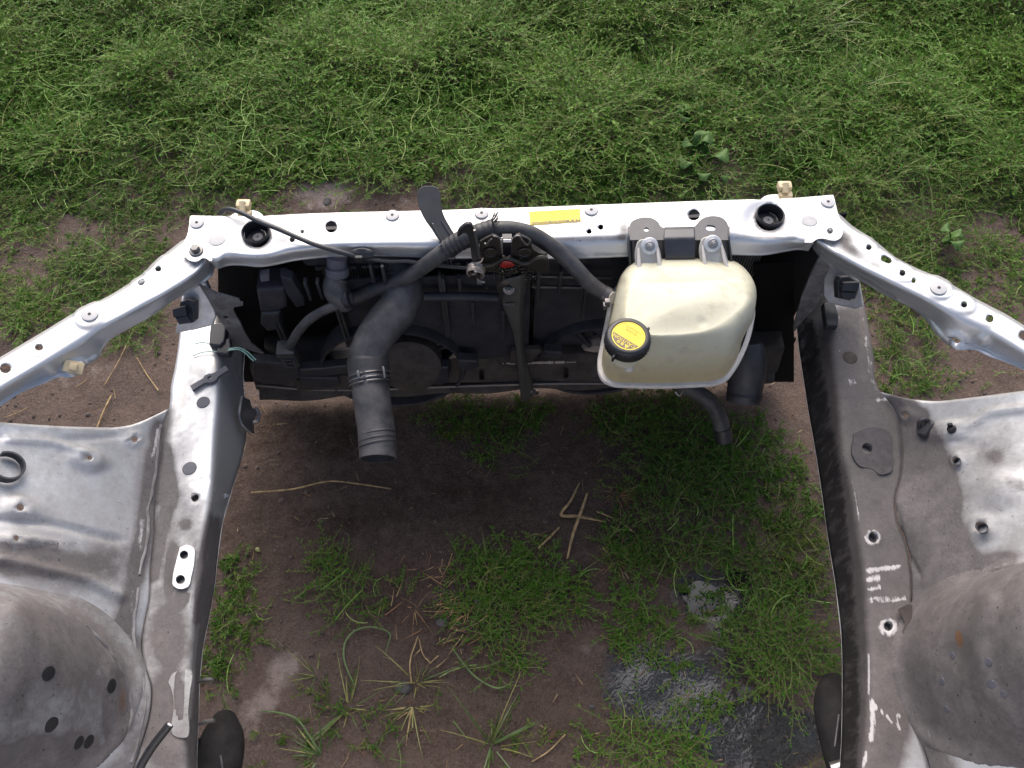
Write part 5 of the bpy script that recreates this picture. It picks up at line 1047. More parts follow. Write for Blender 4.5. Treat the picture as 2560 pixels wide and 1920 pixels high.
# black engine mounts low on the inner faces of the rails
for sgn, pts, lab in ((-1, [(545, 1865, .36), (575, 1910, .33), (592, 1965, .31), (590, 2020, .30)], 'black rubber mount under the left frame rail at the near edge'), (1, [(2095, 1740, .36), (2070, 1800, .33), (2058, 1870, .31), (2070, 1940, .30)], 'large black rubber mount bulging from the right frame rail')):
    t = thing('engine_mount', lab, 'mount', U(pts[1][0], pts[1][1], .2))
    c = np.mean([U(*p) for p in pts], axis=0)+np.array([sgn*.035, 0, -.03])
    V, F = tube([c+np.array([0, -.10, -.02]), c+np.array([0, -.06, 0]), c, c+np.array([0, .06, -.005]), c+np.array([sgn*.01, .10, -.03])], [.022, .036, .041, .038, .020], 20, n=24); mesh_obj('rubber_body', V, F, M['mount'], t)
    V, F = tube([c+np.array([-sgn*.02, .03, .052]), c+np.array([-sgn*.035, -.02, .046])], .002, 8, n=8); mesh_obj('mount_wire', V, F, M['darksteel'], t)
    mb = MB().add(*box(c+np.array([sgn*.06, 0, .02]), IDA, (.06, .12, .02), .004)); mb.build('mount_arm', M['mount'], t)
t = thing('corner_fitting', 'pale metal fitting at the near edge beside the right frame rail', 'fitting', U(2110, 1925, .33))
V, F = tube([U(2080, 1925, .36), U(2110, 1918, .365), U(2135, 1930, .36)], .012, 12, n=10); mesh_obj('fitting_body', V, F, M['steel'], t)
# black clips on the inner panels
p, n = on(aprR, 2316, 1072); t = thing('hose_holder', 'black plastic hook clip on the right inner panel beside a small pin', 'clip', p); x_, y_, z_ = frame_of(n)
mb = MB(); mb.add(*lathe([(.016, -.002), (.017, .004), (.015, .008), (.0001, .009)], p, n, 20, ell=(1, 1.15), wob=.08)); mb.add(*tube(around(p+n*.012+np.array([.004, .004, 0]), .008, .3, 4.6, np.array([0, -.8, .5]), 14), .0042, 8, n=20)); mb.add(*lathe([(.009, -.002), (.010, .006), (.006, .010), (.0001, .010)], p+np.array([.014, -.012, .008]), n, 14)); mb.build('holder_hook', M['connector'], t)
p, n = on(aprR, 2381, 1074); t = thing('push_pin', 'small black push pin in the pale patch of the right inner panel', 'pin', p); mb = MB(); mb.add(*lathe([(.0075, 0), (.008, .003), (.006, .007), (.0001, .008)], p, n, 16)).add(*box(p+n*.010+np.array([.002, .004, .002]), IDA, (.007, .005, .006), .001)); mb.build('pin_head', M['black'], t)
p, n = on(aprL, 12, 1175); t = thing('ring_clamp', 'black open ring clamp standing on the left inner panel at the picture edge', 'clamp', p); x_, y_, z_ = frame_of(n)
m_ = MB(); R0 = around(p+n*.004, .021, -2.6, 2.2, n, 40); V = []; F = []
for q_ in R0: d = q_-p-n*.004; d /= np.linalg.norm(d); V += [q_, q_+d*.003, q_+d*.003+n*.014, q_+n*.014]
for i in range(39):
    for k in range(4): F.append((4*i+k, 4*i+(k+1) % 4, 4*i+4+(k+1) % 4, 4*i+4+k))
F += [(0, 3, 2, 1), (156, 157, 158, 159)]; m_.add(V, F).add(*tube(around(p+np.array([-.008, -.016, .004]), .008, 0, 4.5, n, 14), .0035, 8, n=24)); m_.build('clamp_ring', M['connector'], t)

# ------------------------------------------------------------------ the ground
from mathutils import noise as mnoise
def axis(lo, hi, step, far, k=1.35):
    a = list(np.arange(lo, hi+1e-6, step)); s = step
    while a[-1] < far: s *= k; a.append(a[-1]+s)
    s = step; b = [lo]
    while b[-1] > -far: s *= k; b.append(b[-1]-s)
    return np.array(b[:0:-1]+a)
gx, gy = axis(-2.5, 2.5, .02, 60), axis(-.6, 3.4, .02, 60)
GX, GY = np.meshgrid(gx, gy); P2 = np.c_[GX.ravel(), GY.ravel()]
gq = proj(np.c_[P2, np.zeros(len(P2))]); behind = (P2[:, 1]*CP+CAMH*SP) < .3
gq[behind] = (-9e4, -9e4)
def fbm(x, y, s, o=4): return mnoise.fractal(Vector((x*s, y*s, 3.7)), .9, 2.1, o)
gz = np.zeros(len(P2)); inn = (np.abs(P2[:, 0]) < 3.2) & (P2[:, 1] > -1.2) & (P2[:, 1] < 4)
for i in np.nonzero(inn)[0]: gz[i] = .010*fbm(P2[i, 0], P2[i, 1], 3.5)+.0035*fbm(P2[i, 0], P2[i, 1], 24, 2)
WET = [('e', 1640, 1720, 210, 150, .35, 1., .55), ('e', 1900, 1840, 240, 130, 0, 1., .5), ('e', 1790, 1490, 170, 110, .2, .9, .6), ('e', 1840, 1650, 180, 140, 0, .7, .8), ('e', 2030, 1500, 60, 120, 0, .5, .8)]
SAND = [('e', 720, 1660, 50, 60, .9, .7, 1.), ('e', 660, 1760, 60, 50, -.4, .8, 1.), ('e', 610, 1790, 50, 90, .2, .5, 1), ('e', 560, 1800, 60, 120, 0, .4, 1), ('e', 810, 485, 110, 60, 0, 1., .7), ('e', 690, 1700, 70, 100, .5, .7, 1.), ('e', 640, 1850, 60, 80, 0, .6, 1), ('e', 1470, 1620, 90, 90, .3, .5, 1), ('e', 600, 1110, 40, 30, 0, .8, .8), ('e', 120, 950, 200, 90, 0, .5, 1), ('e', 250, 930, 60, 40, 0, .5, 1), ('e', 1010, 500, 50, 30, 0, .5, 1), ('e', 2480, 730, 120, 70, 0, .3, 1), ('e', 650, 1250, 100, 80, 0, .25, 1), ('e', 700, 1320, 80, 60, 0, .35, 1), ('e', 1400, 1780, 120, 60, 0, .25, 1)]
SOIL = [('e', 760, 1080, 260, 90, 0, .8, .8), ('e', 1150, 1250, 300, 120, 0, .3, 1), ('e', 830, 1300, 200, 60, 0, .4, 1), ('e', 1700, 1000, 500, 60, 0, .4, 1), ('e', 1180, 1250, 900, 440, 0, .62, .4), ('e', 1250, 1750, 600, 300, 0, .5, .7)]     # oily earth, with the shade of the bay painted into its colour
PUD = -.0078; gz -= .013*blobs(gq, [('e', 1760, 1490, 80, 75, .4, 1, .9), ('e', 1850, 1445, 60, 40, 0, 1, .9)])+.0035*np.clip(blobs(gq, WET), 0, 1)
gv = np.c_[P2, gz]; nx = len(gx)
gf = [(j*nx+i, j*nx+i+1, (j+1)*nx+i+1, (j+1)*nx+i) for j in range(len(gy)-1) for i in range(nx-1)]
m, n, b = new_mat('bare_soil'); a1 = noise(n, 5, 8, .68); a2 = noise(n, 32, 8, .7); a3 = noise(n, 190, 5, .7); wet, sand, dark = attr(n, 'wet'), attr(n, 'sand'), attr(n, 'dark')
c = mix(n, ramp(n, a1, [(.3, 0.), (.7, 1.)]), (.078, .051, .038), (.160, .114, .092)); c = mix(n, ramp(n, a2, [(.38, 0.), (.66, .85)]), c, (.066, .045, .036)); c = mix(n, ramp(n, a3, [(.42, 0.), (.66, .85)]), c, mix(n, a2, (.10, .075, .068), (.21, .165, .15)))
sa = mth(n, 'MULTIPLY', mth(n, 'SUBTRACT', mth(n, 'ADD', mth(n, 'MULTIPLY', sand, .6), mth(n, 'ADD', mth(n, 'MULTIPLY', a1, 1.1), mth(n, 'MULTIPLY', a2, 1.5))), 1.5), 2.4, True); sa = mth(n, 'MULTIPLY', sa, mth(n, 'MULTIPLY', sand, 2.2, True))
c = mix(n, sa, c, mix(n, a3, (.20, .155, .138), (.36, .295, .265)))
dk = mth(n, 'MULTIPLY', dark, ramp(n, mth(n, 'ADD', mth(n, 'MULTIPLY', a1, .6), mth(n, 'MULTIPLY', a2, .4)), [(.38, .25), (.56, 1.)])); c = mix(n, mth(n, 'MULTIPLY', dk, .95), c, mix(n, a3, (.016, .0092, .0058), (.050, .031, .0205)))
wt = mth(n, 'MULTIPLY', mth(n, 'SUBTRACT', mth(n, 'ADD', mth(n, 'MULTIPLY', wet, .85), mth(n, 'ADD', mth(n, 'MULTIPLY', a2, .9), mth(n, 'MULTIPLY', a1, .6))), 1.12), 2.6, True); c = mix(n, mth(n, 'MULTIPLY', wt, .95), c, (.012, .010, .011))
gr = ramp(n, noise(n, 310, 2, .5), [(.655, 0.), (.69, 1.)]); c = mix(n, mth(n, 'MULTIPLY', gr, .45), c, (.24, .20, .18))
gd = ramp(n, noise(n, 140, 3, .6), [(.66, 0.), (.70, 1.)]); c = mix(n, mth(n, 'MULTIPLY', gd, .5), c, (.03, .022, .02))
L(n, c, b.inputs['Base Color']); L(n, mth(n, 'SUBTRACT', .92, mth(n, 'MULTIPLY', wt, .80)), b.inputs['Roughness']); L(n, mth(n, 'ADD', .2, mth(n, 'MULTIPLY', wt, .8)), b.inputs['Specular IOR Level']); L(n, mth(n, 'MULTIPLY', wt, .75), b.inputs['Coat Weight']); b.inputs['Coat Roughness'].default_value = .12
wm = noise(n, 105, 3, .55, dist=1.4)
bump(n, b, mth(n, 'ADD', mth(n, 'ADD', mth(n, 'MULTIPLY', a3, .35), mth(n, 'MULTIPLY', a2, .9)), mth(n, 'MULTIPLY', wt, mth(n, 'MULTIPLY', wm, 1.3))), .95, .010)
k2 = N(n, 'Bump'); k2.inputs['Strength'].default_value = .30; k2.inputs['Distance'].default_value = .004; L(n, noise(n, 42, 2, .45, dist=2.2), k2.inputs['Height']); L(n, k2.outputs[0], b.inputs['Coat Normal'])
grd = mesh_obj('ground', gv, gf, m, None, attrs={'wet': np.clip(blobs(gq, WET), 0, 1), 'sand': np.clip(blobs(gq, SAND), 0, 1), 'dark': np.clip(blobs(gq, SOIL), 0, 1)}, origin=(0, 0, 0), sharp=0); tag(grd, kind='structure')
gbvh = None
ginn = gz.reshape(len(gy), nx)
def gh(x, y):
    i = np.clip(np.searchsorted(gx, x)-1, 0, nx-2); j = np.clip(np.searchsorted(gy, y)-1, 0, len(gy)-2)
    f = (x-gx[i])/(gx[i+1]-gx[i]); g = (y-gy[j])/(gy[j+1]-gy[j])
    return (ginn[j, i]*(1-f)+ginn[j, i+1]*f)*(1-g)+(ginn[j+1, i]*(1-f)+ginn[j+1, i+1]*f)*g
def G(u, v, h=0.): p = U(u, v, 0.); z = float(gh(np.array([p[0]]), np.array([p[1]]))[0]); return np.array([p[0], p[1], z+h])
# standing oily water
for px_ in ([(1700, 1440), (1760, 1420), (1830, 1405), (1900, 1415), (1920, 1460), (1880, 1500), (1830, 1530), (1800, 1580), (1740, 1590), (1690, 1540), (1680, 1480)],):
    P_ = [np.array([*U(u, v, 0)[:2], PUD]) for u, v in rnd(px_+[px_[0]], 60)[:-1]]
    c_ = np.mean(P_, axis=0); V = P_+[c_]; o = mesh_obj('puddle', V, [(i, (i+1) % len(P_), len(P_)) for i in range(len(P_))], M['oil'], None, smooth=False); tag(o, kind='structure')

# ------------------------------------------------------------------ knotgrass and grass covering the yard
GRASS = [  # (u, v, ru, rv, strength) patches in the bay and beside it
    (1240, 1060, 250, 75, .50), (1240, 1150, 75, 60, .40), (1620, 1060, 180, 90, .7), (1800, 1180, 270, 200, 1.), (1960, 1360, 150, 190, 1.), (1650, 1420, 170, 110, .8), (1560, 1360, 90, 90, .6), (1600, 1560, 110, 110, .9), (1930, 1620, 170, 130, 1.), (2000, 1440, 110, 120, 1.), (1760, 1400, 160, 60, .9), (1860, 1550, 90, 60, .8),
    (1290, 1430, 130, 80, .95), (1240, 1530, 130, 100, 1.), (1400, 1480, 140, 60, .75), (1270, 1650, 60, 60, .6), (1170, 1400, 60, 50, .5), (870, 1480, 120, 90, .75), (800, 1400, 50, 60, .3), (1000, 1440, 50, 60, .5), (580, 1480, 80, 130, .6), (560, 1650, 70, 130, .7), (620, 1580, 60, 60, .4), (1640, 1860, 160, 75, 1.), (1700, 1300, 200, 130, .75), (1880, 1480, 200, 160, .6), (900, 1830, 300, 110, .38), (1150, 1860, 240, 90, .42), (1500, 1880, 90, 60, .6), (1760, 1760, 90, 50, .6), (1680, 1650, 60, 60, .55),
    (850, 1780, 160, 110, .42), (960, 1870, 170, 70, .55), (1120, 1830, 130, 100, .45), (740, 1870, 90, 70, .4), (1250, 1880, 120, 50, .4), (1080, 1700, 60, 40, .35), (2080, 1720, 40, 60, .5),
    (330, 850, 90, 50, .6), (340, 790, 120, 60, .8), (260, 780, 80, 40, .6), (60, 790, 110, 60, .7), (120, 700, 90, 40, .3), (2300, 920, 150, 110, .8), (2260, 800, 120, 90, .75), (2420, 960, 150, 60, .45), (2200, 760, 60, 60, .8), (2540, 930, 60, 40, .4), (470, 1320, 40, 40, .3)]
BARE = [(1765, 405, 95, 60, .85), (1722, 315, 60, 30, .6), (2350, 620, 60, 30, .6), (800, 485, 150, 60, 1.), (1000, 500, 90, 40, .8), (60, 660, 150, 110, .8), (200, 585, 130, 45, .6), (330, 610, 60, 40, .5), (420, 640, 60, 40, .4), (0, 780, 60, 30, .5), (260, 440, 60, 30, .35), (560, 330, 60, 30, .35), (900, 260, 70, 30, .3), (1450, 230, 60, 30, .3), (2300, 520, 70, 30, .35), (480, 120, 80, 40, .35), (1180, 330, 60, 30, .3), (2480, 560, 90, 50, .45), (40, 650, 80, 70, .85), (150, 590, 60, 22, .6), (230, 570, 60, 26, .5), (30, 560, 60, 30, .5), (810, 480, 115, 38, 1.), (1090, 470, 50, 55, .85), (1010, 500, 60, 30, .8), (900, 500, 60, 30, .5), (1830, 430, 55, 60, .85), (1730, 440, 30, 60, .4), (2470, 720, 150, 75, .65), (2380, 650, 60, 40, .4), (2540, 640, 50, 50, .4), (140, 190, 120, 40, .35), (240, 150, 70, 40, .5), (1640, 110, 70, 60, .55), (1130, 440, 40, 40, .5), (660, 170, 60, 60, .3), (340, 350, 70, 40, .25), (60, 480, 80, 40, .3), (420, 560, 60, 60, .3)]
def cover(x, y):
    q = proj(np.c_[x, y, np.zeros(len(x))]); f = (y*CP+CAMH*SP) > .3
    u, v = q[:, 0], q[:, 1]
    edge = 520+np.where(u < 420, 250*(1-0*u), 0)+np.where(u > 2100, 260, 0)
    base = sstep((edge+60-v)/120)
    for a, c, ra, rb, s in GRASS: base = np.maximum(base, s*sstep((1-np.sqrt(((u-a)/ra)**2+((v-c)/rb)**2))/.55))
    for a, c, ra, rb, s in BARE: base = base*(1-s*sstep((1-np.sqrt(((u-a)/ra)**2+((v-c)/rb)**2))/.6))
    out = (u < -60) | (u > 2620) | (v > 1960) | ~f
    base = np.where(out, .6, base); return base, u, v, out
def scatter(n_, x0, x1, y0, y1): return rng.uniform(x0, x1, n_), rng.uniform(y0, y1, n_)
x, y = scatter(175000, -2.7, 2.7, -.3, 3.5)
c, u, v, out = cover(x, y)
ns_ = np.array([fbm(a, b_, 6.5, 3) for a, b_ in zip(x, y)]); nb_ = np.array([fbm(a+9, b_-4, 1.7, 3) for a, b_ in zip(x, y)])
pr = np.clip(c*1.25+(ns_)*.55*(c < .93)*(c > .02)+np.clip(nb_, -1, 0)*.7+np.clip(ns_+.15, -1, 0)*np.where(v > 980, .35, .8)-.06, 0, 1)*np.where(out, .22, 1.)
body_zone = (np.abs(x) > .60) & (y < .62) & (y > -.3)
keep = rng.uniform(0, 1, len(x)) < pr*.80
x, y, c, v, u, ns_, nb_ = x[keep], y[keep], c[keep], v[keep], u[keep], ns_[keep], nb_[keep]
n_ = len(x); print('sprigs', n_)
z0 = gh(x, y); far = sstep((560-v)/200)                                # taller growth out in front of the car
cl_ = np.array([fbm(a-7, b_+2, 5.2, 2) for a, b_ in zip(x, y)]); z0 = z0+np.clip(cl_+.15, 0, 1)*(.022+.075*far)*c; th0 = rng.uniform(0, 2*math.pi, n_); ln = rng.uniform(.030, .100, n_)*(1+.7*np.clip(cl_, -.6, .8))*(.8+.65*far)*(.72+.38*c)*(1+.5*np.clip(ns_, -.6, .8)); lift = np.radians(rng.uniform(4, 30, n_)+32*far*rng.uniform(0, 1, n_)); bend = rng.normal(0, .55, n_); droop = rng.uniform(.2, .9, n_)
def stem(t):
    a = th0[:, None]+bend[:, None]*t; s = ln[:, None]*t
    hx = x[:, None]+s*np.cos(lift)[:, None]*np.cos(a); hy = y[:, None]+s*np.cos(lift)[:, None]*np.sin(a)
    hz = z0[:, None]+.002+s*np.sin(lift)[:, None]*(1-.55*droop[:, None]*t); return np.stack([hx, hy, hz], -1), a
NL = 11; tl = np.linspace(.12, 1., NL)[None, :]+rng.uniform(-.03, .03, (n_, NL)); B, A = stem(tl)
side = np.where(np.arange(NL) % 2 == 0, 1, -1)[None, :]*rng.uniform(.45, 1.15, (n_, NL)); side[:, -1] *= .2
la = A+side; el = np.radians(rng.normal(22, 24, (n_, NL))); ll = rng.uniform(.010, .0225, (n_, NL))*(.85+.25*far)[:, None]*(1-.35*np.clip(tl-.6, 0, 1)); ll = ll*(.82+.18*far)[:, None]; wl = ll*rng.uniform(.115, .19, (n_, NL))
D = np.stack([np.cos(el)*np.cos(la), np.cos(el)*np.sin(la), np.sin(el)], -1); W = np.stack([-np.sin(la), np.cos(la), rng.normal(0, .45, (n_, NL))], -1); W /= np.linalg.norm(W, axis=-1)[..., None]
tip = B+D*ll[..., None]; tip[..., 2] -= ll*rng.uniform(0, .25, (n_, NL)); midp = B+D*(ll*.5)[..., None]
LV = np.stack([B, midp+W*wl[..., None], tip, midp-W*wl[..., None]], 2).reshape(-1, 3)
patch = np.clip(.5+.75*nb_+.35*ns_+.3*cl_, 0, 1)[:, None]
tint = np.clip(rng.uniform(0, 1, n_)[:, None]*.16+.26*rng.uniform(0, 1, (n_, NL))+.38*patch+.26*np.clip(tl, 0, 1)*rng.uniform(.4, 1.3, (n_, NL))-.04-.22*(1-far)[:, None], 0, 1); yel = np.clip(rng.normal(.10, .16, (n_, NL))+.55*np.clip(.55-c, 0, 1)[:, None]+.35*np.clip(-ns_-.15, 0, 1)[:, None], 0, 1)  # bay leaves get a darker tint that stands in for their shade
yel += .6*(rng.uniform(0, 1, n_) < .03)[:, None]
ts = np.linspace(0, 1, 5)[None, :].repeat(n_, 0); SP_, SA = stem(ts); sw = np.stack([-np.sin(SA), np.cos(SA), np.zeros_like(SA)], -1)*.00062
SV = np.stack([SP_-sw, SP_+sw], 2).reshape(-1, 3)                      # n,5,2
fl_ = np.arange(n_*NL*4).reshape(-1, 4); b0 = (np.arange(n_)*10)[:, None]+np.arange(4)[None, :]*2; fs = np.stack([b0, b0+1, b0+3, b0+2], -1).reshape(-1, 4)+len(LV)
def quad_mesh(name, V, F, mats, mi, attrs):
    me = bpy.data.meshes.new(name); me.vertices.add(len(V)); me.vertices.foreach_set('co', np.asarray(V, np.float32).ravel())
    me.loops.add(F.size); me.loops.foreach_set('vertex_index', F.astype(np.int32).ravel()); me.polygons.add(len(F)); me.polygons.foreach_set('loop_start', np.arange(0, F.size, 4, dtype=np.int32))
    for m_ in mats: me.materials.append(m_)
    me.polygons.foreach_set('material_index', np.asarray(mi, np.int32))
    for k, a_ in attrs.items(): at = me.attributes.new(k, 'FLOAT', 'POINT'); at.data.foreach_set('value', np.asarray(a_, np.float32).ravel())
    me.update(calc_edges=True); o = bpy.data.objects.new(name, me); COL.objects.link(o); return o
def leaf_mat(name, c0, c1, c2, cy, rough=.5, trans=.3):
    m, n, b = new_mat(name); t = attr(n, 'tint'); yl = attr(n, 'yel'); c = ramp(n, t, [(0., c0), (.5, c1), (1., c2)]); c = mix(n, mth(n, 'MULTIPLY', yl, .8, True), c, cy)
    L(n, c, b.inputs['Base Color']); b.inputs['Roughness'].default_value = rough; b.inputs['Specular IOR Level'].default_value = .2
    tr = N(n, 'BsdfTranslucent'); L(n, mix(n, .5, c, (.12, .17, .03)), tr.inputs['Color']); ms = N(n, 'MixShader'); ms.inputs[0].default_value = trans
    out = [q for q in n.nodes if q.type == 'OUTPUT_MATERIAL'][0]; L(n, b.outputs[0], ms.inputs[1]); L(n, tr.outputs[0], ms.inputs[2]); L(n, ms.outputs[0], out.inputs[0]); return m
M['leaf'] = leaf_mat('knotgrass_leaf', (.022, .082, .007), (.064, .190, .014), (.175, .335, .045), (.24, .22, .06))
M['stem'] = leaf_mat('knotgrass_stem', (.08, .10, .030), (.12, .16, .05), (.19, .25, .09), (.17, .11, .06), .6, .1)
M['pale_stem'] = leaf_mat('pale_stem', (.08, .21, .02), (.16, .33, .05), (.31, .46, .13), (.28, .22, .09), .5, .15)
o = quad_mesh('ground_cover', np.vstack([LV, SV]), np.vstack([fl_, fs]), [M['leaf'], M['stem']], np.r_[np.zeros(len(fl_)), np.ones(len(fs))],
              {'tint': np.r_[tint[..., None].repeat(4, 2).ravel(), rng.uniform(0, 1, n_)[:, None].repeat(10, 1).ravel()], 'yel': np.r_[yel[..., None].repeat(4, 2).ravel(), rng.uniform(0, .8, n_)[:, None].repeat(10, 1).ravel()]})
tag(o, kind='stuff')
# long pale flowering stems lying over the mat
x, y = scatter(26000, -2.4, 2.4, .1, 3.3); c, u, v, out = cover(x, y); keep = rng.uniform(0, 1, len(x)) < c*(.08+.30*sstep((560-v)/200))*np.where(out, .3, 1.); x, y, v = x[keep], y[keep], v[keep]; n_ = len(x); far = sstep((560-v)/200)
z0 = gh(x, y)+rng.uniform(.006, .03, n_)*(1+far); th0 = rng.uniform(0, 2*math.pi, n_); ln = rng.uniform(.05, .13, n_)*(.7+.5*far); lift = np.radians(rng.uniform(-4, 30, n_)); bend = rng.normal(0, .7, n_); droop = rng.uniform(.3, 1.2, n_)
ts = np.linspace(0, 1, 7)[None, :].repeat(n_, 0); SP_, SA = stem(ts); sw = np.stack([-np.sin(SA), np.cos(SA), np.zeros_like(SA)], -1)*(np.where(np.arange(7) % 2 == 0, .0005, .0010)[None, :, None])
b0 = (np.arange(n_)*14)[:, None]+np.arange(6)[None, :]*2; pale = np.clip(rng.normal(.55, .3, n_), 0, 1)
o = quad_mesh('flowering_stems', np.stack([SP_-sw, SP_+sw], 2).reshape(-1, 3), np.stack([b0, b0+1, b0+3, b0+2], -1).reshape(-1, 4), [M['pale_stem']], np.zeros(n_*6), {'tint': pale[:, None].repeat(14, 1), 'yel': np.clip(rng.normal(.1, .25, n_), 0, 1)[:, None].repeat(14, 1)}); tag(o, kind='stuff')
# thin grass blades standing among the knotgrass
def blades(x, y, h, wd, yaw, lean, curve, seg=5, z0=None):
    n_ = len(x); t = np.linspace(0, 1, seg+1)[None, :]; z0 = gh(x, y) if z0 is None else z0
    an = lean[:, None]+curve[:, None]*t; dl = h[:, None]/seg; st = np.cumsum(np.c_[np.zeros(n_), np.repeat(dl, seg, 1)*np.sin(an[:, 1:])], 1); sz = np.cumsum(np.c_[np.zeros(n_), np.repeat(dl, seg, 1)*np.cos(an[:, 1:])], 1)
    P = np.stack([x[:, None]+st*np.cos(yaw)[:, None], y[:, None]+st*np.sin(yaw)[:, None], z0[:, None]+np.maximum(sz, .002)], -1)
    wv = np.stack([-np.sin(yaw), np.cos(yaw), np.zeros(n_)], -1)[:, None, :]*(wd[:, None]*(1-.85*t**1.6))[..., None]
    V = np.stack([P-wv, P+wv], 2).reshape(-1, 3); b0 = (np.arange(n_)*2*(seg+1))[:, None]+np.arange(seg)[None, :]*2
    return V, np.stack([b0, b0+1, b0+3, b0+2], -1).reshape(-1, 4)
x, y = scatter(16000, -2.4, 2.4, .1, 3.3); c, u, v, out = cover(x, y); nb2 = np.array([fbm(a+31, b_+5, 2.3, 3) for a, b_ in zip(x, y)])
keep = rng.uniform(0, 1, len(x)) < np.clip(c, 0, 1)*np.clip(.22+.5*nb2+.25*sstep((200-v)/250)*sstep((u-1200)/400), .03, .9)*np.where(out, .3, 1)
x, y, v, u = x[keep], y[keep], v[keep], u[keep]; n_ = len(x); f_ = sstep((600-v)/300)
V, F = blades(x, y, rng.uniform(.04, .09, n_)+.09*f_*rng.uniform(0, 1, n_)**2, rng.uniform(.0007, .0018, n_), rng.uniform(0, 2*math.pi, n_), rng.uniform(.1, .9, n_), rng.uniform(.2, 1.4, n_))
M['gblade'] = leaf_mat('meadow_grass', (.035, .075, .018), (.07, .13, .03), (.14, .20, .07), (.32, .25, .11), .5, .25)
o = quad_mesh('meadow_grass', V, F, [M['gblade']], np.zeros(len(F)), {'tint': rng.uniform(0, 1, n_)[:, None].repeat(12, 1), 'yel': (np.clip(rng.normal(.15, .3, n_), 0, 1))[:, None].repeat(12, 1)}); tag(o, kind='stuff')
# crumbs of earth and grit on the bare patches
cr = MB(); ico = bmesh.new(); bmesh.ops.create_icosphere(ico, subdivisions=1, radius=1); ico.verts.index_update(); IV = np.array([v_.co[:] for v_ in ico.verts]); IF = [[v_.index for v_ in f.verts] for f in ico.faces]; ico.free()
x, y = scatter(26000, -1.6, 1.6, .1, 2.0); c, u, v, out = cover(x, y); nz_ = np.array([fbm(a+3, b_+8, 7., 3) for a, b_ in zip(x, y)]); k = (c < .5) & ~out & (rng.uniform(0, 1, len(x)) < .25+.9*nz_)
for a, b_, z_ in zip(x[k], y[k], gh(x[k], y[k])):
    r_ = .0011+.0052*random.random()**5; s_ = np.array([random.uniform(.7, 1.3), random.uniform(.7, 1.3), random.uniform(.5, .9)])*r_; cr.add(IV*s_*rng.uniform(.8, 1.2, (len(IV), 1))+np.array([a, b_, z_+r_*.25]), IF)
M['crumb'] = simple('soil_crumbs', (.085, .064, .057), .9, var=.5, bstr=.3); o = cr.build('soil_crumbs', M['crumb'], None, smooth=False); tag(o, kind='stuff')

x, y = scatter(5200, -1.6, 1.6, .1, 2.2); c, u, v, out = cover(x, y); k = ~out & (rng.uniform(0, 1, len(x)) < .22+.4*((c > .05) & (c < .7))); x, y = x[k], y[k]; n_ = len(x); a = rng.uniform(0, 6.28, n_)
V, F = blades(x, y, rng.uniform(.006, .035, n_)**1., rng.uniform(.0004, .0012, n_), a, rng.uniform(1.2, 1.6, n_), rng.normal(0, .25, n_), 3, z0=gh(x, y)+rng.uniform(.001, .006, n_))
M['litter'] = leaf_mat('plant_litter', (.09, .055, .035), (.20, .135, .075), (.38, .29, .17), (.17, .07, .04), .8, .05)
o = quad_mesh('plant_litter', V, F, [M['litter']], np.zeros(len(F)), {'tint': rng.uniform(0, 1, n_)[:, None].repeat(8, 1), 'yel': np.clip(rng.normal(.1, .3, n_), 0, 1)[:, None].repeat(8, 1)}); tag(o, kind='stuff')
# ------------------------------------------------------------------ single plants, straw and stones
def ribbon(P, w0, mat, name, parent=None, label=None, cat=None, group=None, fold=.25, n=None, taper=(.6, 1., .9, .25)):
    P = cat_rom(P, n or 8*len(P)); T = np.gradient(P, axis=0); T /= np.linalg.norm(T, axis=1)[:, None]; Wd = np.cross(T, [0, 0, 1.]); Wd /= np.maximum(np.linalg.norm(Wd, axis=1), 1e-6)[:, None]
    w_ = w0*np.interp(np.linspace(0, 1, len(P)), np.linspace(0, 1, len(taper)), taper); V = []; F = []
    for i in range(len(P)): V += [P[i]-Wd[i]*w_[i], P[i]-np.array([0, 0, fold*w_[i]]), P[i]+Wd[i]*w_[i]]
    for i in range(len(P)-1): F += [(3*i, 3*i+1, 3*i+4, 3*i+3), (3*i+1, 3*i+2, 3*i+5, 3*i+4)]
    o = mesh_obj(name, V, F, mat, parent); 
    md = o.modifiers.new('thickness', 'SOLIDIFY'); md.thickness = .0005
    if label: tag(o, label, cat, group)
    return o
def straw(px, r_, label, mat='straw', h=.006, name='straw_stalk'):
    P = [G(u, v, h+random.uniform(0, .006)) for u, v in px]; V, F = tube(P, [r_*random.uniform(.8, 1.1) for _ in P], 7, n=12*len(P)); o = mesh_obj(name, V, F, M[mat], None); return tag(o, label, 'straw', 'dry stalks lying on the soil')
straw([(632, 1238), (730, 1228), (832, 1209), (900, 1215), (979, 1225)], .0018, 'long kinked straw stalk lying on dark soil below the open radiator hose')
ribbon([G(u, v, .014) for u, v in ((1447, 1214), (1424, 1260), (1402, 1291), (1440, 1296), (1508, 1309))], .0036, M['straw'], 'straw_leaf', None, 'broad bent dry blade forming a hook on the bare soil', 'straw', 'dry stalks lying on the soil', taper=(.4, .8, 1., 1.1, .2))
ribbon([G(u, v, .020) for u, v in ((1467, 1240), (1450, 1290), (1432, 1340), (1417, 1402))], .0034, M['straw'], 'straw_leaf', None, 'straight dry blade crossing under the hooked blade', 'straw', 'dry stalks lying on the soil', taper=(.7, 1., .9, .5))
straw([(1398, 1320), (1375, 1344), (1346, 1373)], .0026, 'short thick straw piece left of the hooked dry blade')
straw([(1491, 1282), (1540, 1304), (1584, 1333)], .0016, 'thin straw stalk right of the hooked dry blade')
straw([(1312, 1352), (1338, 1338), (1368, 1347)], .0010, 'hair thin bent straw left of the short thick piece')
straw([(346, 899), (370, 940), (402, 984)], .0017, 'straw stalk between the left fender rail and frame rail, nearest the rail')
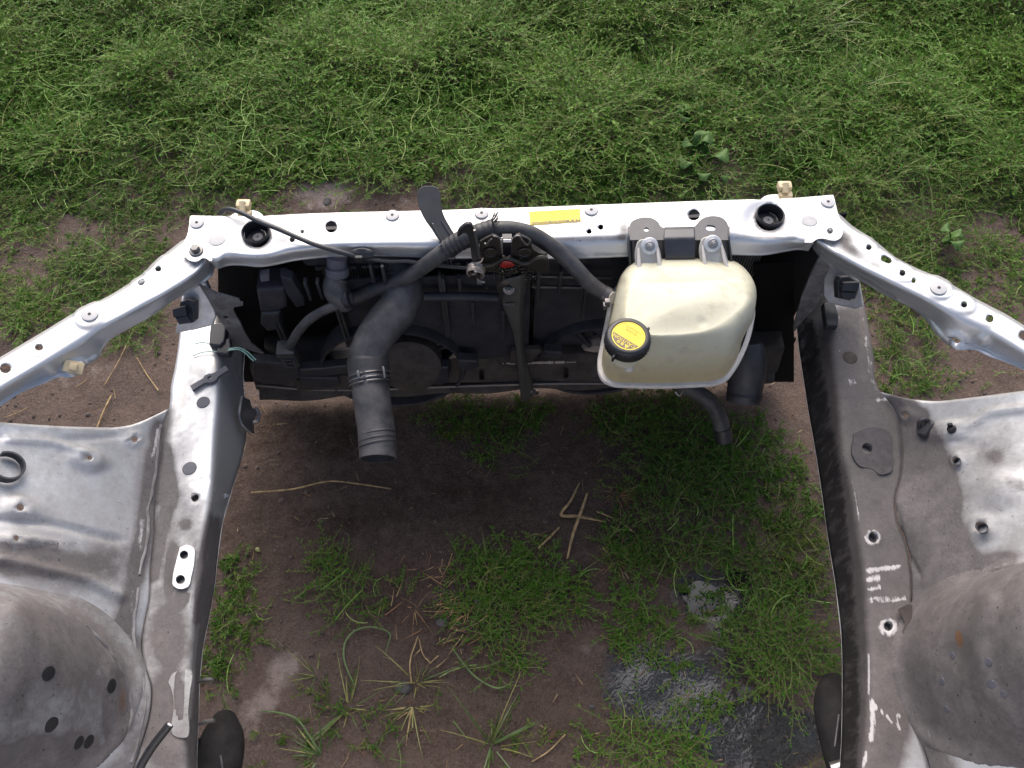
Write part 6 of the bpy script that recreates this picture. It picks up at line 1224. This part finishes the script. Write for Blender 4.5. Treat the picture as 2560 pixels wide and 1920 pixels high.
straw([(282, 993), (264, 1035), (246, 1073)], .0022, 'straw stalk standing out above the left inner fender panel edge')
straw([(322, 868), (298, 915), (266, 968)], .0015, 'long grey straw stalk on bare soil under the left fender rail')
straw([(72, 1023), (40, 1035), (14, 1047)], .0012, 'short straw by the left picture edge under the fender rail')
straw([(224, 951), (210, 963), (194, 975)], .0010, 'small straw crumb under the lip of the left fender rail')
straw([(1045, 1592), (1025, 1660), (1029, 1710)], .0017, 'pale upright stalk near the curved green reed', name='pale_stalk')
straw([(1048, 1598), (1060, 1640), (1078, 1660)], .0013, 'pale forked stalk right beside the upright pale one', name='pale_stalk')
straw([(1330, 1905), (1370, 1880), (1412, 1838)], .0016, 'thin pale root curling at the bottom middle edge', name='pale_root')
for px_, lab in (([(892, 1722), (872, 1680), (861, 1640), (866, 1606), (885, 1582), (930, 1570), (977, 1592), (972, 1612), (965, 1640)], 'green reed blade curled into an open ring on the soil'), ([(1133, 1625), (1160, 1662), (1185, 1690), (1212, 1710), (1247, 1723), (1285, 1706)], 'curved green blade lying under the middle knotgrass patch'), ([(656, 1779), (700, 1784), (745, 1800), (775, 1840), (806, 1886)], 'long arching yellow green blade at the bottom left of the bay')):
    ribbon([G(u, v, .016) for u, v in px_], .0021, M['blade'], 'reed_blade', None, lab, 'grass blade', taper=(.5, 1., 1., .9, .8, .25))
def tuft(u, v, n_, h, wd, lab, mats, spread=1.0, name='grass_tuft', cat='grass tuft', lie=False):
    p = G(u, v); rx = np.random.default_rng(int(u*7+v)); n_ = int(n_*.75); a = rx.normal(0, .75, n_)+rx.choice(rx.uniform(0, 6.28, 3), n_); r_ = rx.uniform(0, .022, n_)*spread; h = h*rx.uniform(.35, 1.15, n_)**1.2; wd = wd*.72
    le = np.abs(rx.normal(.55, .4, n_)) if not lie else rx.uniform(1.15, 1.5, n_)
    V, F = blades(p[0]+r_*np.cos(a)*(1 if not lie else 3), p[1]+r_*np.sin(a)*(1 if not lie else 3), rx.uniform(.5, 1.15, n_)*h, rx.uniform(.6, 1.2, n_)*wd, a if not lie else rx.normal(.6, .5, n_)+math.pi*rx.integers(0, 2, n_), le, rx.normal(.6, .7, n_) if not lie else rx.uniform(-.2, .3, n_), 7, z0=np.full(n_, p[2])+(rx.uniform(0, .012, n_) if lie else 0))
    me_i = rx.integers(0, len(mats), n_).repeat(7); o = mesh_obj(name, V, F, mats, None, fmat=list(me_i)); return tag(o, lab, cat)
gb, gyb, sw_, sr2_ = M['blade'], M['blade_y'], M['straw'], M['straw_red']
tuft(1228, 1862, 26, .17, .0026, 'spiky green grass tuft at the bottom middle of the bay', [gb, gb, gyb])
tuft(800, 1888, 18, .14, .0026, 'grass tuft at the root of the long arching blade, bottom left', [gb, gyb, gb])
tuft(790, 1690, 26, .10, .0018, 'small thin grass tuft right of the pale dry soil patch', [gb, gyb])
tuft(1030, 1765, 24, .09, .0022, 'yellow straw coloured grass tuft left of the spiky green tuft', [gyb, gyb, sw_])
tuft(870, 1770, 26, .12, .0022, 'grass tuft below the green ring of reed', [gb, gyb])
tuft(1040, 1705, 34, .09, .0018, 'low spreading grass tuft under the pale stalks', [gb, gyb, gyb])
tuft(1110, 1515, 110, .055, .0014, 'flattened clump of orange dry grass beside the middle knotgrass patch', [sw_, sr2_], 2.2, 'dry_grass_clump', 'dry grass', lie=True)
tuft(1546, 1236, 60, .05, .0012, 'reddish dead grass tuft left of the lush patch', [sr2_, sr2_, sw_], 1.5, 'dry_grass_clump', 'dry grass')
tuft(1543, 1400, 50, .05, .0012, 'reddish dead grass tuft above the oily wet soil', [sr2_, sw_, gyb], 1.8, 'dry_grass_clump', 'dry grass')
tuft(1035, 1520, 14, .09, .0011, 'few dry stiff stalks left of the orange dry clump', [sw_, sr2_], 1.2, 'dry_grass_clump', 'dry grass')
tuft(1560, 10, 70, .30, .003, 'tall grass tuft with straw blades at the top edge of the picture', [gb, gyb, sw_], 3)
tuft(2105, 240, 40, .22, .0028, 'arching grass tuft in the middle of the right field', [gb, gb, gyb], 2)
tuft(2020, 80, 40, .22, .0026, 'arching grass tuft high in the right field', [gb, gyb], 2)
tuft(1330, 20, 26, .24, .003, 'tall green blades at the top edge right of the middle', [gb], 2)
tuft(1680, 60, 60, .22, .0026, 'grass tuft with brown blades beside the thin brown spot at the top', [gyb, sw_, gb], 3)
tuft(1120, 470, 22, .10, .0016, 'sparse brown grass tuft on bare soil by the lever', [gyb, sw_, gb], 2)
tuft(60, 160, 40, .18, .0022, 'yellowish grass tuft at the upper left picture edge', [gyb, gb], 3)
# broad-leaved plants
def broad(u, v, leaves, lab):
    p = G(u, v); t = thing('broadleaf_plant', lab, 'plant', p)
    for (lu, lv, ln_, wd_, hgt) in leaves:
        hgt = hgt+.03; tipp = U(lu, lv, hgt*.6); d = tipp-p; d[2] = 0; d /= np.linalg.norm(d)+1e-9; sd = np.array([-d[1], d[0], 0]); V = []; F = []; nl_ = 12; base = tipp-d*ln_; base[2] = p[2]+.012
        for i in range(nl_+1):
            s_ = i/nl_; c_ = base+d*ln_*s_+zz*(hgt*math.sin(s_*2.2)*.9); w_ = wd_*(math.sin(math.pi*min(1, s_**.8*.93+.05))**.75) if s_ > .12 else .0025
            for j in range(-3, 4): V.append(c_+sd*w_*j/3+zz*(.004*abs(j)/3*math.sin(i*1.1)+.10*w_*(j/3)**2))
        for i in range(nl_):
            for j in range(6): F.append((i*7+j, i*7+j+1, i*7+j+8, i*7+j+7))
        o = mesh_obj('leaf', V, F, M['broad'], t); md = o.modifiers.new('thickness', 'SOLIDIFY'); md.thickness = .0006
        V, F = tube([p+zz*.006, base+zz*.006, base+d*ln_*.5+zz*hgt*.8], [.0022, .0018, .0008], 6, n=14); mesh_obj('leaf_stalk', V, F, M['broad'], t)
broad(1740, 400, [(1815, 425, .085, .030, .05), (1780, 378, .075, .028, .06), (1700, 440, .07, .026, .045), (1742, 345, .08, .028, .06), (1812, 470, .05, .016, .02), (1755, 470, .06, .024, .03), (1700, 385, .06, .024, .05)], 'broad leaved weed on the bare soil behind the crossbar')
broad(1722, 310, [(1700, 326, .06, .026, .04), (1690, 300, .05, .02, .05), (1750, 300, .05, .02, .05)], 'smaller broad leaved weed just above the larger one')
broad(2350, 620, [(2385, 640, .06, .022, .04), (2400, 610, .05, .018, .04), (2340, 590, .05, .02, .05)], 'broad leaved weed beside the right fender rail')
# stones and scraps
def stone(u, v, r_, lab, mat='stone', sq=(1.2, .8, .5), name='stone', cat='stone'):
    bm = bmesh.new(); bmesh.ops.create_icosphere(bm, subdivisions=3, radius=1); p = G(u, v); V = []
    for q_ in bm.verts: k = 1+.28*mnoise.noise(q_.co*1.7+Vector((u, v, 0))); V.append(p+np.array([q_.co.x*sq[0], q_.co.y*sq[1], q_.co.z*sq[2]])*r_*k+zz*r_*sq[2]*.4)
    bm.verts.index_update(); F = [[q_.index for q_ in f.verts] for f in bm.faces]; bm.free(); return tag(mesh_obj(name, V, F, M[mat], None), lab, cat)
stone(1864, 1730, .019, 'smooth grey stone at the edge of the oily wet soil'); stone(1195, 1500, .013, 'pale grey stone half hidden in the middle knotgrass patch', sq=(.8, 1.1, .6)); stone(1106, 1555, .013, 'dark clod beside the orange dry clump', sq=(1.1, .9, .6), name='clod', cat='clod'); stone(1010, 1718, .016, 'dark stone in the low grass by the pale stalks'); stone(1480, 1768, .006, 'small round pebble on the wet soil'); stone(818, 503, .012, 'dark shiny scrap on the sandy patch in front of the crossbar', sq=(1, 1.3, .3))
ribbon([G(1372, 1850, .004), G(1382, 1838, .006), G(1390, 1822, .004)], .006, M['litter'], 'dead_leaf', None, 'small brown dead leaf at the bottom middle', 'leaf', taper=(.3, 1., .8, .2))
ribbon([G(640, 1370, .004), G(646, 1376, .006), G(650, 1380, .004)], .005, M['blade_y'], 'dead_leaf', None, 'small yellow dead leaf on the soil left of the bay', 'leaf', taper=(.3, 1., .8, .2))
